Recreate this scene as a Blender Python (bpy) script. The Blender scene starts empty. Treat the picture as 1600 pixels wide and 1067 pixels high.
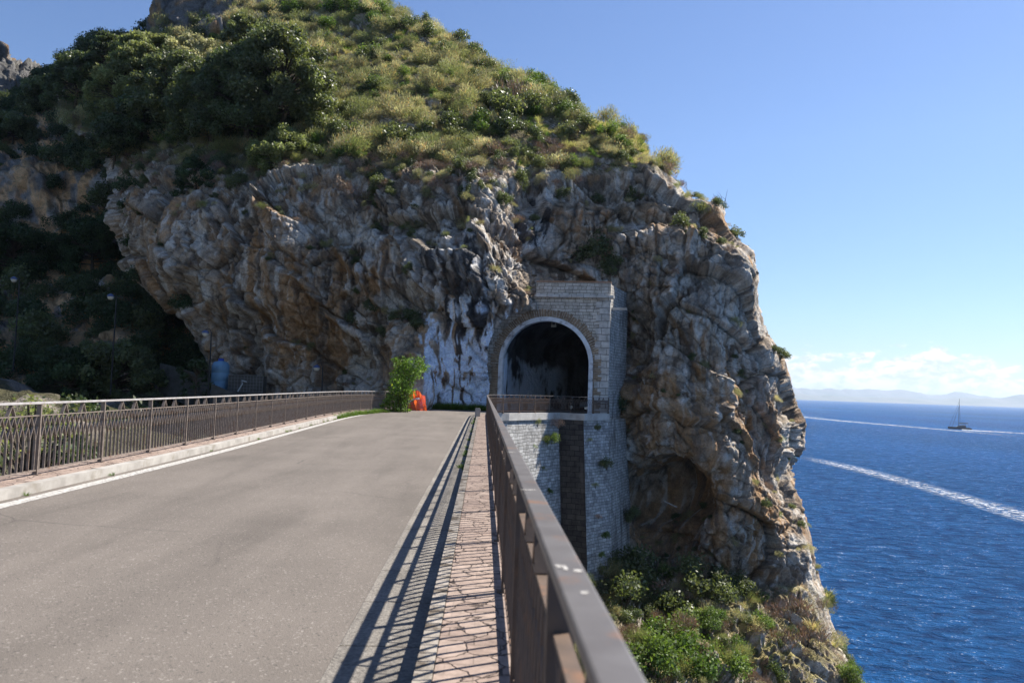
import bpy, bmesh, math, random
import numpy as np
from mathutils import Vector, Matrix
R = math.radians
rng = np.random.default_rng(7)
random.seed(7)
sc = bpy.context.scene
COL = sc.collection
f32 = np.float32

# ------------------------------------------------------------------ camera
CAM = np.array([0.0, 0.0, 1.61])
FPX = 1244.4
YAW, PITCH, ROLL = R(1.93), R(3.34), R(2.0)
fw = np.array([math.sin(YAW)*math.cos(PITCH), math.cos(YAW)*math.cos(PITCH), math.sin(PITCH)])
r0 = np.array([math.cos(YAW), -math.sin(YAW), 0.0]); u0 = np.cross(r0, fw)
rt = r0*math.cos(ROLL)+u0*math.sin(ROLL); up = -r0*math.sin(ROLL)+u0*math.cos(ROLL)
cd = bpy.data.cameras.new('camera'); cam = bpy.data.objects.new('camera', cd); COL.objects.link(cam)
cd.sensor_width = 36; cd.lens = 28; cd.clip_start = .1; cd.clip_end = 120000
M = Matrix.Identity(4)
for i in range(3):
    M[i][0] = rt[i]; M[i][1] = up[i]; M[i][2] = -fw[i]; M[i][3] = CAM[i]
cam.matrix_world = M
cd.dof.use_dof = True; cd.dof.focus_distance = 45; cd.dof.aperture_fstop = 3.2
sc.camera = cam

def ray(px, py):
    px = np.asarray(px, float); py = np.asarray(py, float)
    a = (px-800)/FPX; b = -(py-533.5)/FPX
    return fw + a[..., None]*rt + b[..., None]*up
def PY(px, py, Y):            # world point on that sight line at distance Y along the bridge
    d = ray(px, py); t = np.asarray(Y, float)/d[..., 1]
    return CAM + d*t[..., None]
def PZ(px, py, z):
    d = ray(px, py); t = (np.asarray(z, float)-CAM[2])/d[..., 2]
    return CAM + d*t[..., None]

# ------------------------------------------------------------------ noise
def h3(ix, iy, iz, s):
    n = (ix.astype(np.uint32)*np.uint32(374761393) + iy.astype(np.uint32)*np.uint32(668265263)
         + iz.astype(np.uint32)*np.uint32(2147483647) + np.uint32((s*1274126177) & 0xffffffff))
    n = (n ^ (n >> np.uint32(13)))*np.uint32(1274126177)
    n = (n ^ (n >> np.uint32(16)))*np.uint32(2246822519)
    return ((n ^ (n >> np.uint32(15))) & np.uint32(0xffffff)).astype(f32)/f32(0xffffff)
def vn(p, s=0):
    i = np.floor(p).astype(np.int64); f = (p-i).astype(f32); f = f*f*f*(f*(f*6-15)+10)
    x, y, z = i[:, 0], i[:, 1], i[:, 2]
    def c(a, b, d): return h3(x+a, y+b, z+d, s)
    fx, fy, fz = f[:, 0], f[:, 1], f[:, 2]
    a = c(0,0,0)*(1-fx)+c(1,0,0)*fx; b = c(0,1,0)*(1-fx)+c(1,1,0)*fx
    d = c(0,0,1)*(1-fx)+c(1,0,1)*fx; e = c(0,1,1)*(1-fx)+c(1,1,1)*fx
    return ((a*(1-fy)+b*fy)*(1-fz)+(d*(1-fy)+e*fy)*fz)*2-1
def fbm(p, o=4, s=0, g=.5):
    r = 0; a = 1.; t = 0
    for k in range(o):
        r = r+a*vn(p*(2.03**k)+k*17.3, s+k*7); t += a; a *= g
    return r/t*1.6
def facet(p, s):               # nearest-cell blocks: tilted plane per cell, edge distance
    i = np.floor(p).astype(np.int64); n = len(p)
    b1 = np.full(n, 9., f32); b2 = np.full(n, 9., f32); bc = np.zeros((n, 3), f32); bh = np.zeros((n, 3), np.int64)
    for a in (-1, 0, 1):
        for b in (-1, 0, 1):
            for c in (-1, 0, 1):
                q = i+np.array([a, b, c])
                cx = q[:, 0]+.15+.7*h3(q[:, 0], q[:, 1], q[:, 2], s); cy = q[:, 1]+.15+.7*h3(q[:, 0], q[:, 1], q[:, 2], s+1); cz = q[:, 2]+.15+.7*h3(q[:, 0], q[:, 1], q[:, 2], s+2)
                cc = np.stack([cx, cy, cz], 1); d = ((p-cc)**2).sum(1).astype(f32)
                m = d < b1
                b2 = np.where(m, b1, np.minimum(b2, d)); b1 = np.where(m, d, b1)
                bc[m] = cc[m]; bh[m] = q[m]
    g = np.stack([h3(bh[:, 0], bh[:, 1], bh[:, 2], s+5+k) for k in range(3)], 1)*2-1
    return ((p-bc)*g).sum(1), h3(bh[:, 0], bh[:, 1], bh[:, 2], s+9)*2-1, np.sqrt(b2)-np.sqrt(b1)
def sm(x, a, b):
    t = np.clip((x-a)/(b-a), 0, 1); return t*t*(3-2*t)

# ------------------------------------------------------------------ object helpers
def tag(o, label=None, cat=None, group=None, kind=None):
    if label: o['label'] = label
    if cat: o['category'] = cat
    if group: o['group'] = group
    if kind: o['kind'] = kind
    return o
def link(name, me, mat=None, parent=None):
    o = bpy.data.objects.new(name, me); COL.objects.link(o)
    if mat and me is not None and not me.materials: me.materials.append(mat)
    if parent is not None: o.parent = parent
    return o
def empty(name, loc=(0, 0, 0), rz=0.):
    o = bpy.data.objects.new(name, None); COL.objects.link(o); o.location = loc; o.rotation_euler.z = rz; o.empty_display_size = .3
    return o
def mesh_np(name, v, faces, smooth=False, col=None, uv=None, faceuv=None):
    me = bpy.data.meshes.new(name)
    v = np.asarray(v, f32); faces = np.asarray(faces, np.int32); k = faces.shape[1]
    me.vertices.add(len(v)); me.vertices.foreach_set('co', v.ravel())
    me.loops.add(faces.size); me.loops.foreach_set('vertex_index', faces.ravel())
    me.polygons.add(len(faces)); me.polygons.foreach_set('loop_start', np.arange(0, faces.size, k, dtype=np.int32))
    me.update(calc_edges=True)
    if smooth: me.polygons.foreach_set('use_smooth', np.ones(len(faces), bool))
    if col is not None:
        a = me.color_attributes.new('Col', 'FLOAT_COLOR', 'POINT')
        c = np.ones((len(v), 4), f32); c[:, :3] = col; a.data.foreach_set('color', c.ravel())
    if uv is not None:
        l = me.uv_layers.new(name='UVMap'); l.data.foreach_set('uv', np.asarray(uv, f32)[faces.ravel()].ravel())
    if faceuv is not None:
        l = me.uv_layers.new(name='UVMap'); l.data.foreach_set('uv', np.asarray(faceuv, f32).ravel())
    me.validate()
    return me
class MB:
    def __init__(s): s.v = []; s.f = []; s.uv = []
    def quad(s, a, b, c, d, uv=None):
        n = len(s.v); s.v += [tuple(a), tuple(b), tuple(c), tuple(d)]; s.f.append((n, n+1, n+2, n+3)); s.uv.append(uv or [(0, 0)]*4)
    def poly(s, pts, uv=None):
        n = len(s.v); s.v += [tuple(p) for p in pts]; s.f.append(tuple(range(n, n+len(pts)))); s.uv.append(uv or [(p[0], p[1]) for p in pts])
    def hexa(s, c):            # 8 corners: bottom 4 ccw, top 4 ccw
        n = len(s.v); s.v += [tuple(p) for p in c]
        for q in ((0,3,2,1), (4,5,6,7), (0,1,5,4), (1,2,6,5), (2,3,7,6), (3,0,4,7)):
            s.f.append(tuple(n+i for i in q)); P = [c[i] for i in q]
            nn = (Vector(P[1])-Vector(P[0])).cross(Vector(P[2])-Vector(P[0]))
            ax = max(range(3), key=lambda i: abs(nn[i])); k = [i for i in range(3) if i != ax]
            s.uv.append([(p[k[0]], p[k[1]]) for p in P])
    def box(s, x0, x1, y0, y1, z0, z1):
        s.hexa([(x0,y0,z0),(x1,y0,z0),(x1,y1,z0),(x0,y1,z0),(x0,y0,z1),(x1,y0,z1),(x1,y1,z1),(x0,y1,z1)])
    def bar(s, a, b, w, d, ref=(0, 1, 0)):   # box from a to b; d along ref, w across
        a = Vector(a); b = Vector(b); t = (b-a).normalized(); r = Vector(ref); r = (r-t*r.dot(t)).normalized(); q = t.cross(r)
        c = [p+q*(sx*w/2)+r*(sy*d/2) for p in (a, b) for sx, sy in ((-1,-1),(1,-1),(1,1),(-1,1))]
        s.hexa([tuple(x) for x in c])
    def tube(s, pts, rad, n=8, cap=True):
        P = [Vector(p) for p in pts]; rad = rad if hasattr(rad, '__len__') else [rad]*len(P); base = len(s.v)
        for i, p in enumerate(P):
            t = (P[min(i+1, len(P)-1)]-P[max(i-1, 0)]).normalized()
            r = Vector((1, 0, 0)) if abs(t.x) < .8 else Vector((0, 1, 0)); r = (r-t*r.dot(t)).normalized(); q = t.cross(r)
            for k in range(n):
                a = 2*math.pi*k/n; s.v.append(tuple(p+(r*math.cos(a)+q*math.sin(a))*rad[i]))
        for i in range(len(P)-1):
            for k in range(n):
                a = base+i*n+k; b = base+i*n+(k+1) % n; s.f.append((a, b, b+n, a+n)); s.uv.append([(0, 0)]*4)
        if cap:
            s.f.append(tuple(base+k for k in range(n))[::-1]); s.uv.append([(0, 0)]*n)
            s.f.append(tuple(base+(len(P)-1)*n+k for k in range(n))); s.uv.append([(0, 0)]*n)
    def lathe(s, prof, c=(0, 0, 0), n=20):
        base = len(s.v)
        for r_, z in prof:
            for k in range(n):
                a = 2*math.pi*k/n; s.v.append((c[0]+r_*math.cos(a), c[1]+r_*math.sin(a), c[2]+z))
        for i in range(len(prof)-1):
            for k in range(n):
                a = base+i*n+k; b = base+i*n+(k+1) % n; s.f.append((a, b, b+n, a+n)); s.uv.append([(0, 0)]*4)
    def build(s, name, mat, parent=None, smooth=False, bevel=0):
        me = bpy.data.meshes.new(name); me.from_pydata(s.v, [], s.f)
        l = me.uv_layers.new(name='UVMap'); l.data.foreach_set('uv', [c for q in s.uv for p in q for c in p])
        if smooth: me.polygons.foreach_set('use_smooth', [True]*len(me.polygons))
        me.update(); o = link(name, me, mat, parent)
        if bevel:
            b = o.modifiers.new('b', 'BEVEL'); b.width = bevel; b.segments = 2
        return o

# ------------------------------------------------------------------ materials
def mat(name, col=(.5, .5, .5), rough=.8, metal=0, spec=.3):
    m = bpy.data.materials.new(name); m.use_nodes = True; b = m.node_tree.nodes['Principled BSDF']
    b.inputs['Base Color'].default_value = (*col, 1); b.inputs['Roughness'].default_value = rough
    b.inputs['Metallic'].default_value = metal; b.inputs['Specular IOR Level'].default_value = spec
    return m
class N:
    def __init__(s, m): s.m = m; s.t = m.node_tree; s.b = s.t.nodes.get('Principled BSDF'); s.out = s.t.nodes.get('Material Output')
    def n(s, typ, **kw):
        x = s.t.nodes.new(typ)
        for k, v in kw.items():
            if k in x.inputs.keys(): s.set(x.inputs[k], v)
            else: setattr(x, k, v)
        return x
    def set(s, i, v):
        if hasattr(v, 'node'): s.t.links.new(v, i)
        else: i.default_value = v
    def L(s, a, b): s.t.links.new(a, b)
    def ramp(s, fac, stops, interp='LINEAR'):
        r = s.t.nodes.new('ShaderNodeValToRGB'); r.color_ramp.interpolation = interp; s.set(r.inputs[0], fac)
        e = r.color_ramp.elements
        while len(e) < len(stops): e.new(.5)
        for i, (p, c) in enumerate(stops):
            e[i].position = p; e[i].color = (*c, 1) if hasattr(c, '__len__') else (c, c, c, 1)
        return r.outputs[0]
    def mix(s, f, a, b, mode='MIX'):
        x = s.t.nodes.new('ShaderNodeMix'); x.data_type = 'RGBA'; x.blend_type = mode
        s.set(x.inputs[0], f); 
        for i, v in ((6, a), (7, b)):
            s.set(x.inputs[i], (*v, 1) if isinstance(v, tuple) and len(v) == 3 else v)
        return x.outputs[2]
    def math(s, op, a, b=0.):
        x = s.t.nodes.new('ShaderNodeMath'); x.operation = op; s.set(x.inputs[0], a); s.set(x.inputs[1], b); return x.outputs[0]
    def noise(s, vec, scale, detail=4, rough=.55, dist=0.):
        x = s.n('ShaderNodeTexNoise', Scale=scale, Detail=detail, Roughness=rough, Distortion=dist)
        if vec is not None: s.L(vec, x.inputs['Vector'])
        return x.outputs['Fac']
    def obj(s, scale=(1, 1, 1)):
        c = s.t.nodes.new('ShaderNodeTexCoord'); m = s.n('ShaderNodeMapping'); m.inputs['Scale'].default_value = scale
        s.L(c.outputs['Object'], m.inputs[0]); return m.outputs[0]
    def uv(s, scale=(1, 1, 1)):
        c = s.t.nodes.new('ShaderNodeTexCoord'); m = s.n('ShaderNodeMapping'); m.inputs['Scale'].default_value = scale
        s.L(c.outputs['UV'], m.inputs[0]); return m.outputs[0]
    def bump(s, h, strength=.5, dist=.02, nrm=None):
        x = s.n('ShaderNodeBump', Strength=strength, Distance=dist); s.L(h, x.inputs['Height'])
        if nrm is not None: s.L(nrm, x.inputs['Normal'])
        return x.outputs[0]
    def col(s, c): s.L(c, s.b.inputs['Base Color'])
    def nrm(s, c): s.L(c, s.b.inputs['Normal'])

def noisy(name, c1, c2, scale, rough=.8, metal=0, bump=.3, bd=.01, spec=.3, c3=None, s3=1., t3=(.55, .65)):
    m = mat(name, c1, rough, metal, spec); q = N(m); v = q.obj()
    c = q.mix(q.ramp(q.noise(v, scale, 6), [(.35, 0), (.65, 1)]), c1, c2)
    if c3: c = q.mix(q.ramp(q.noise(v, s3, 5, .6), [(t3[0], 0), (t3[1], 1)]), c, c3)
    q.col(c)
    if bump: q.nrm(q.bump(q.noise(v, scale*3, 5), bump, bd))
    return m

def m_rock():
    m = mat('rock', rough=.93, spec=.15); q = N(m); v = q.obj()
    a = q.n('ShaderNodeVertexColor', layer_name='Col').outputs[0]
    n1 = q.noise(v, 1.6, 8, .65, .3); n2 = q.noise(v, 9, 6, .65)
    c = q.mix(1., a, q.ramp(n1, [(.25, .5), (.5, 1.), (.75, 1.4)]), 'MULTIPLY')
    c = q.mix(1., c, q.ramp(n2, [(.25, .6), (.5, 1.), (.75, 1.35)]), 'MULTIPLY')
    q.col(c)
    vo = q.n('ShaderNodeTexVoronoi', feature='DISTANCE_TO_EDGE', Scale=1.9); q.L(q.mix(.35, v, q.n('ShaderNodeTexNoise', Scale=1.5, Detail=4).outputs['Color']), vo.inputs['Vector'])
    cr = q.ramp(vo.outputs[0], [(0, 0), (.05, 1)])
    h = q.math('ADD', q.math('MULTIPLY', n1, 1.4), q.math('MULTIPLY', n2, .45)); h = q.math('ADD', h, q.math('MULTIPLY', cr, .12))
    q.nrm(q.bump(h, 1., .3))
    return m
def m_leaf(name, c1, c2, tr=.35, tint=(1.2, 1.3, .65), rough=.55, spec=.35):
    m = bpy.data.materials.new(name); m.use_nodes = True; q = N(m)
    a = q.n('ShaderNodeVertexColor', layer_name='Col').outputs[0]
    oi = q.n('ShaderNodeObjectInfo').outputs['Random']
    c = q.mix(q.math('FRACT', q.math('ADD', q.math('MULTIPLY', oi, .9), 0)), c1, c2)
    c = q.mix(1., c, a, 'MULTIPLY')
    q.col(c); q.b.inputs['Roughness'].default_value = rough; q.b.inputs['Specular IOR Level'].default_value = spec
    t = q.n('ShaderNodeBsdfTranslucent'); q.L(q.mix(1., c, tint, 'MULTIPLY'), t.inputs[0])
    mx = q.n('ShaderNodeMixShader'); mx.inputs[0].default_value = tr
    q.L(q.b.outputs[0], mx.inputs[1]); q.L(t.outputs[0], mx.inputs[2]); q.L(mx.outputs[0], q.out.inputs[0])
    return m
def m_masonry(name, c1, c2, mortar, bw, bh, ms=.012, stain=(.09, .08, .06), st=(.55, .75), sq=1., bump=.6, warp=.045):
    m = mat(name, rough=.9, spec=.15); q = N(m); uv = q.uv(); v = q.obj()
    w = q.n('ShaderNodeTexNoise', Scale=1.3, Detail=3)
    q.L(uv, w.inputs['Vector'])
    off = q.n('ShaderNodeVectorMath', operation='SCALE'); sub = q.n('ShaderNodeVectorMath', operation='SUBTRACT')
    q.L(w.outputs['Color'], sub.inputs[0]); sub.inputs[1].default_value = (.5, .5, .5); q.L(sub.outputs[0], off.inputs[0]); off.inputs[3].default_value = warp*4
    ad = q.n('ShaderNodeVectorMath', operation='ADD'); q.L(uv, ad.inputs[0]); q.L(off.outputs[0], ad.inputs[1])
    b = q.n('ShaderNodeTexBrick', offset=.5, squash=sq, squash_frequency=3); q.L(ad.outputs[0], b.inputs['Vector'])
    for k, val in (('Color1', (*c1, 1)), ('Color2', (*c2, 1)), ('Mortar', (*mortar, 1)), ('Scale', 1.), ('Mortar Size', ms), ('Mortar Smooth', .3), ('Bias', 0.), ('Brick Width', bw), ('Row Height', bh)):
        b.inputs[k].default_value = val
    c = q.mix(1., b.outputs[0], q.ramp(q.noise(v, 2.2, 6, .6), [(.3, .6), (.55, 1.), (.75, 1.2)]), 'MULTIPLY')
    sv = q.obj((1, 1, .22))
    c = q.mix(q.ramp(q.noise(sv, .9, 6, .65), [(st[0], 0), (st[1], .85)]), c, stain)
    q.col(c)
    h = q.math('ADD', q.math('MULTIPLY', b.outputs['Fac'], -1.), q.math('MULTIPLY', q.noise(v, 6, 4), .7)); q.nrm(q.bump(h, bump, .05))
    return m

MT = {}
MT['rock'] = m_rock()
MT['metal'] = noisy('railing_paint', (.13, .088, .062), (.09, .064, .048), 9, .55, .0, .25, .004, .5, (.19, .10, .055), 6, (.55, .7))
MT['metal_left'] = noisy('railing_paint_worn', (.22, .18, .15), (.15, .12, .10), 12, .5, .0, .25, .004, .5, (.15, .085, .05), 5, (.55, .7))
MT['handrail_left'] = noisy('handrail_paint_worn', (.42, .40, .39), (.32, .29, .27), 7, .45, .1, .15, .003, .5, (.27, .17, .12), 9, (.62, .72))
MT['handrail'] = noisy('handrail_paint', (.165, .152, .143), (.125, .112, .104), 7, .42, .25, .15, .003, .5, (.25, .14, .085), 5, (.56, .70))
MT['white_mark'] = noisy('dried_white_paint', (.5, .48, .44), (.3, .28, .26), 120, .8)
MT['kerb'] = noisy('kerb_limestone', (.40, .375, .34), (.28, .26, .235), 3.5, .85, 0, .5, .01, .2, (.16, .13, .09), 1.3, (.58, .75))
MT['grey_wall'] = noisy('mossy_wall', (.10, .095, .085), (.06, .055, .045), 2, .95, 0, .6, .02)  # plain dark concrete tone for the walls by the tank
MT['kerb_right'] = noisy('worn_kerb_stone', (.34, .30, .255), (.24, .21, .175), 9, .9, 0, .9, .012, .2, (.10, .08, .06), 5, (.5, .62))
MT['concrete'] = noisy('pale_concrete', (.47, .45, .41), (.33, .31, .28), 1.6, .9, 0, .5, .02, .2, (.2, .17, .12), .8, (.55, .8))
MT['dark'] = mat('black_iron', (.02, .02, .022), .5)
MT['soil'] = noisy('soil', (.10, .085, .055), (.055, .06, .03), .8, .95, 0, .8, .1, .1)

# asphalt
m = mat('asphalt', rough=.88, spec=.25); q = N(m); v = q.obj(); MT['asphalt'] = m
n1 = q.noise(v, 130, 3, .7); vl = q.obj((1, .12, 1))
c = q.mix(q.ramp(n1, [(.35, 0), (.68, 1)]), (.107, .092, .079), (.19, .165, .142))
sp = q.n('ShaderNodeTexVoronoi', Scale=75.); q.L(v, sp.inputs['Vector'])
c = q.mix(q.ramp(sp.outputs['Color'], [(.83, 0), (.9, .8)]), c, (.27, .24, .21))
c = q.mix(q.ramp(sp.outputs['Color'], [(.1, .7), (.16, 0)]), c, (.06, .055, .05))
c = q.mix(1., c, q.ramp(q.noise(vl, 1.1, 5, .6, .3), [(.3, .8), (.5, 1.), (.7, 1.14)]), 'MULTIPLY')
c = q.mix(1., c, q.ramp(q.noise(v, .5, 5, .6), [(.3, .88), (.7, 1.1)]), 'MULTIPLY')
cv = q.n('ShaderNodeTexVoronoi', feature='DISTANCE_TO_EDGE', Scale=.33)
wv = q.n('ShaderNodeTexNoise', Scale=2.5, Detail=5); q.L(v, wv.inputs[0]); q.L(q.mix(.12, v, wv.outputs['Color']), cv.inputs['Vector'])
crk = q.math('MULTIPLY', q.ramp(cv.outputs[0], [(0, 1), (.005, 0)]), q.ramp(q.noise(v, .35, 2), [(.5, 0), (.6, .55)]))
c = q.mix(crk, c, (.045, .04, .038))
q.col(c); q.nrm(q.bump(q.math('ADD', n1, q.math('MULTIPLY', sp.outputs['Distance'], .6)), .55, .006))

# old terracotta pavers broken by cracks
m = mat('cracked_pavers', rough=.85, spec=.2); q = N(m); v = q.obj(); MT['paver'] = m
wv = q.n('ShaderNodeTexNoise', Scale=3.5, Detail=4); q.L(v, wv.inputs[0]); wc = q.mix(.22, v, wv.outputs['Color'])
vo = q.n('ShaderNodeTexVoronoi', feature='DISTANCE_TO_EDGE', Scale=5.2, Randomness=1.); q.L(wc, vo.inputs['Vector'])
vc = q.n('ShaderNodeTexVoronoi', Scale=5.2); q.L(wc, vc.inputs['Vector'])
br = q.n('ShaderNodeTexBrick'); q.L(q.obj((1, 1, 1)), br.inputs['Vector'])
for k, val in (('Color1', (.29, .215, .175, 1)), ('Color2', (.22, .165, .138, 1)), ('Mortar', (.10, .075, .06, 1)), ('Scale', 1.), ('Mortar Size', .004), ('Brick Width', .3), ('Row Height', .16)): br.inputs[k].default_value = val
c = q.mix(q.ramp(q.n('ShaderNodeSeparateColor', Color=vc.outputs['Color']).outputs[0], [(0, 0), (1, 1)]), br.outputs[0], (.33, .255, .21))
c = q.mix(1., c, q.ramp(q.noise(v, 14, 6, .65), [(.3, .7), (.7, 1.25)]), 'MULTIPLY')
ed = q.ramp(vo.outputs[0], [(.0, 1), (.035, 0)])
c = q.mix(ed, c, (.045, .033, .028)); q.col(c)
q.nrm(q.bump(q.math('SUBTRACT', q.math('MULTIPLY', q.noise(v, 20, 4), .3), ed), .8, .012))

# gutter setts
m = mat('gutter_concrete', rough=.9, spec=.2); q = N(m); v = q.obj(); MT['gutter'] = m
c = q.mix(q.ramp(q.noise(v, 35, 6, .7), [(.35, 0), (.65, 1)]), (.16, .143, .125), (.33, .30, .26))
c = q.mix(1., c, q.ramp(q.noise(q.obj((1, .3, 1)), 4, 5), [(.3, .7), (.7, 1.15)]), 'MULTIPLY')
br = q.n('ShaderNodeTexBrick', offset=0.); q.L(v, br.inputs['Vector'])
for k, val in (('Color1', (1, 1, 1, 1)), ('Color2', (.9, .9, .9, 1)), ('Mortar', (.35, .33, .3, 1)), ('Scale', 1.), ('Mortar Size', .008), ('Brick Width', 10.), ('Row Height', 1.)): br.inputs[k].default_value = val
q.col(q.mix(1., c, br.outputs[0], 'MULTIPLY')); q.nrm(q.bump(q.noise(v, 45, 6, .7), .9, .02))

m = mat('worn_line_paint', rough=.8); q = N(m); v = q.obj(); MT['line'] = m
c = q.mix(q.ramp(q.noise(v, 18, 8, .75), [(.40, 0), (.56, 1)]), (.17, .155, .145), (.52, .50, .46)); q.col(c); q.nrm(q.bump(q.noise(v, 130, 3, .7), .4, .005))

MT['masonry'] = m_masonry('limestone_blocks', (.49, .475, .445), (.28, .27, .255), (.09, .085, .08), .42, .2, .013, (.10, .095, .085), (.56, .72), .7)
MT['masonry_dim'] = m_masonry('weathered_blocks', (.48, .46, .42), (.34, .32, .29), (.08, .075, .07), .42, .2, .013, (.10, .085, .07), (.5, .66), .7)
MT['masonry_portal'] = m_masonry('portal_stone', (.60, .54, .46), (.44, .39, .32), (.12, .10, .08), .5, .22, .014, (.20, .165, .13), (.55, .85), .6)
MT['quoin'] = m_masonry('quoin_stone', (.60, .56, .50), (.48, .44, .39), (.09, .08, .07), .85, .46, .014, (.15, .13, .1), (.6, .85))
MT['tufa'] = m_masonry('dark_tufa_blocks', (.085, .075, .065), (.05, .045, .042), (.02, .018, .016), .62, .34, .015, (.15, .13, .11), (.6, .8))
MT['voussoir'] = m_masonry('arch_stones', (.36, .26, .17), (.20, .15, .105), (.045, .035, .028), 1.1, .17, .02, (.10, .08, .06), (.55, .8), 1., .9, .05)
MT['whiteband'] = noisy('whitewashed_render', (.72, .72, .72), (.52, .51, .5), 2.4, .8, 0, .4, .02, .2, (.25, .22, .2), 1.6, (.55, .68))

MT['leaf_scrub'] = m_leaf('scrub_foliage', (.20, .22, .11), (.46, .45, .27), .5, (1.1, 1.15, .8))
MT['leaf_olive'] = m_leaf('olive_foliage', (.17, .21, .085), (.28, .30, .13), .48, (1.15, 1.2, .75))
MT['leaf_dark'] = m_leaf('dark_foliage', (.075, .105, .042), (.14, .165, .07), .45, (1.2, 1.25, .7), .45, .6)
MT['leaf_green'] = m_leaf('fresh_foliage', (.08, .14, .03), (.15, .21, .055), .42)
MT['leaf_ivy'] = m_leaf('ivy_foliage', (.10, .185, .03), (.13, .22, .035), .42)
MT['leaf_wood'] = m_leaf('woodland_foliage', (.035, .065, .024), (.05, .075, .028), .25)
MT['dry'] = m_leaf('dry_grass', (.47, .41, .20), (.36, .37, .15), .45, (1.1, 1.1, .85))
MT['twig'] = m_leaf('grey_twigs', (.17, .14, .11), (.21, .18, .14), .1)
MT['bark'] = noisy('bark', (.11, .085, .06), (.06, .048, .035), 6, .9, 0, .8, .02)

# ------------------------------------------------------------------ the promontory
def rowint(py, tab): 
    t = np.array(tab, float); return np.interp(py, t[:, 0], t[:, 1])
NOSE = [(-150,330),(-80,440),(0,590),(15,606),(35,650),(62,700),(100,770),(122,830),(160,895),(188,925),(205,985),(222,1004),(248,1012),(262,1046),(300,1070),(312,1082),(322,1132),(365,1143),(385,1160),(400,1176),(430,1183),(480,1187),(520,1200),(560,1222),(620,1243),(665,1264),(700,1258),(735,1250),(800,1260),(870,1274),(920,1284),(970,1300),(1067,1348),(1150,1380),(1320,1400)]
LEFT = [(-150,320),(-60,300),(0,285),(40,255),(70,215),(88,165),(105,110),(130,85),(190,90),(225,160),(300,178),(400,218),(450,250),(500,292),(600,322),(700,352),(1320,352)]
PX = [60,180,300,450,600,645,700,770,830,870,950,1000,1060,1120,1200,1300,1420]
DT = {
 -150: [114,112,111,110,110,110,110,110,110,110,110,110,110,110,110,110,110],
 -50: [103,101,99,97,95,95,95,95,95,95,95,95,95,95,95,95,95],
 50: [95,92,90,88,86,86,85,85,84,84,84,84,84,84,84,84,84],
 150: [88,83,78,75,73.5,73,72.5,72,72,72,71.5,71,71,71,71,71,71],
 215: [83,77,71,68,66,66,65.5,65.5,66,66,65.5,65,65,66,66,66,66],
 260: [80,74,68,63.5,62,61.5,61,61.5,62.5,62.5,62,61.5,62,63,64,65,66],
 320: [74,68.5,63.5,60,60,59,58,58,60,60.5,60,60,60,60.5,62,64,65],
 400: [72,67,61.5,59,58.5,58,56,54,55.5,60,60,60,59,58.5,60,63,64],
 470: [72,67,61.5,59,57.5,57,55,53,54.2,60,61,60,58.5,57.5,59,62,64],
 540: [72,67,61.5,59,57,54.5,55.2,54,56,61,61,59,57.5,57,58.5,61,63],
 600: [72,67,61.5,59,57,52.5,55.2,55.7,58,61,61,58.5,57,57,58.5,61,63],
 640: [72,67,61.5,59,57.5,53,55.2,55.9,58,61,61,58,56.5,57,58.5,60.5,62],
 700: [72,67,61.5,59,58,57,57,58,60,61,61,58,55.5,56,58,60,62],
 780: [72,67,61.5,59,58,58,58,58,60,61,61,61,58.5,56,57,59,60],
 850: [72,67,61.5,64,58,58,58,58,58,58,58.5,59.5,58.5,56.5,57,58.5,59],
 905: [72,67,61.5,62,57,56,55.5,55,55,55,55.5,56,56.5,56,56.5,57.5,58],
 960: [74,70,66,60,54,52,51,50.5,50,50,50.5,51.5,52.5,53.5,54.5,56,57],
 1067: [70,66,62,55,48,46,44,43.5,43,43,43.5,44.5,46,48,50,53,54],
 1150: [66,62,58,50,43,40,39,38,38,38,38.5,39.5,41,43.5,46.5,50,52],
 1320:[60,56,50,42,36,34,32,32,32,32,32.5,34,36,39,42,46,50]}
NR, NC, NW = 860, 700, 90
pys = np.linspace(-150, 1320, NR)
# finer rows where the rock face is
pys = np.interp(np.linspace(0, 1, NR), np.linspace(0, 1, 7), [-150, 60, 260, 480, 700, 930, 1320])
rows = sorted(DT); T = np.array([DT[r] for r in rows], float)
gx = np.linspace(60, 1420, 341); gy = np.linspace(-150, 1320, 368)
A = np.array([np.interp(gx, PX, T[i]) for i in range(len(rows))])
G = np.array([np.interp(gy, rows, A[:, j]) for j in range(len(gx))]).T
def blur(a, r, n=3):
    k = np.ones(2*r+1)/(2*r+1)
    for _ in range(n):
        a = np.apply_along_axis(lambda x: np.convolve(np.pad(x, r, mode='edge'), k, 'valid'), 0, a)
        a = np.apply_along_axis(lambda x: np.convolve(np.pad(x, r, mode='edge'), k, 'valid'), 1, a)
    return a
G = blur(G, 2, 3)
def depth(px, py):
    fx = np.clip((px-60)/4, 0, 339.999); fy = np.clip((py+150)/(1470/367), 0, 366.999)
    i = fx.astype(int); j = fy.astype(int); a = fx-i; b = fy-j
    return (G[j, i]*(1-a)+G[j, i+1]*a)*(1-b)+(G[j+1, i]*(1-a)+G[j+1, i+1]*a)*b
lf = rowint(pys, LEFT); ns = rowint(pys, NOSE)
u = np.linspace(0, 1, NC)
px = lf[:, None]+(ns-lf)[:, None]*u[None, :]; py = np.repeat(pys[:, None], NC, 1)
D = depth(px, py)
edge_r = np.clip((px-(ns[:, None]-45))/45, 0, 1); D = D+4.0*edge_r**3
edge_l = np.clip(((lf[:, None]+40)-px)/40, 0, 1)*(py > 210); D = D+1.8*edge_l**3
t = (np.arange(1, NW+1)/NW)[None, :]
slope_r = (pys < 255)[:, None]
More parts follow.
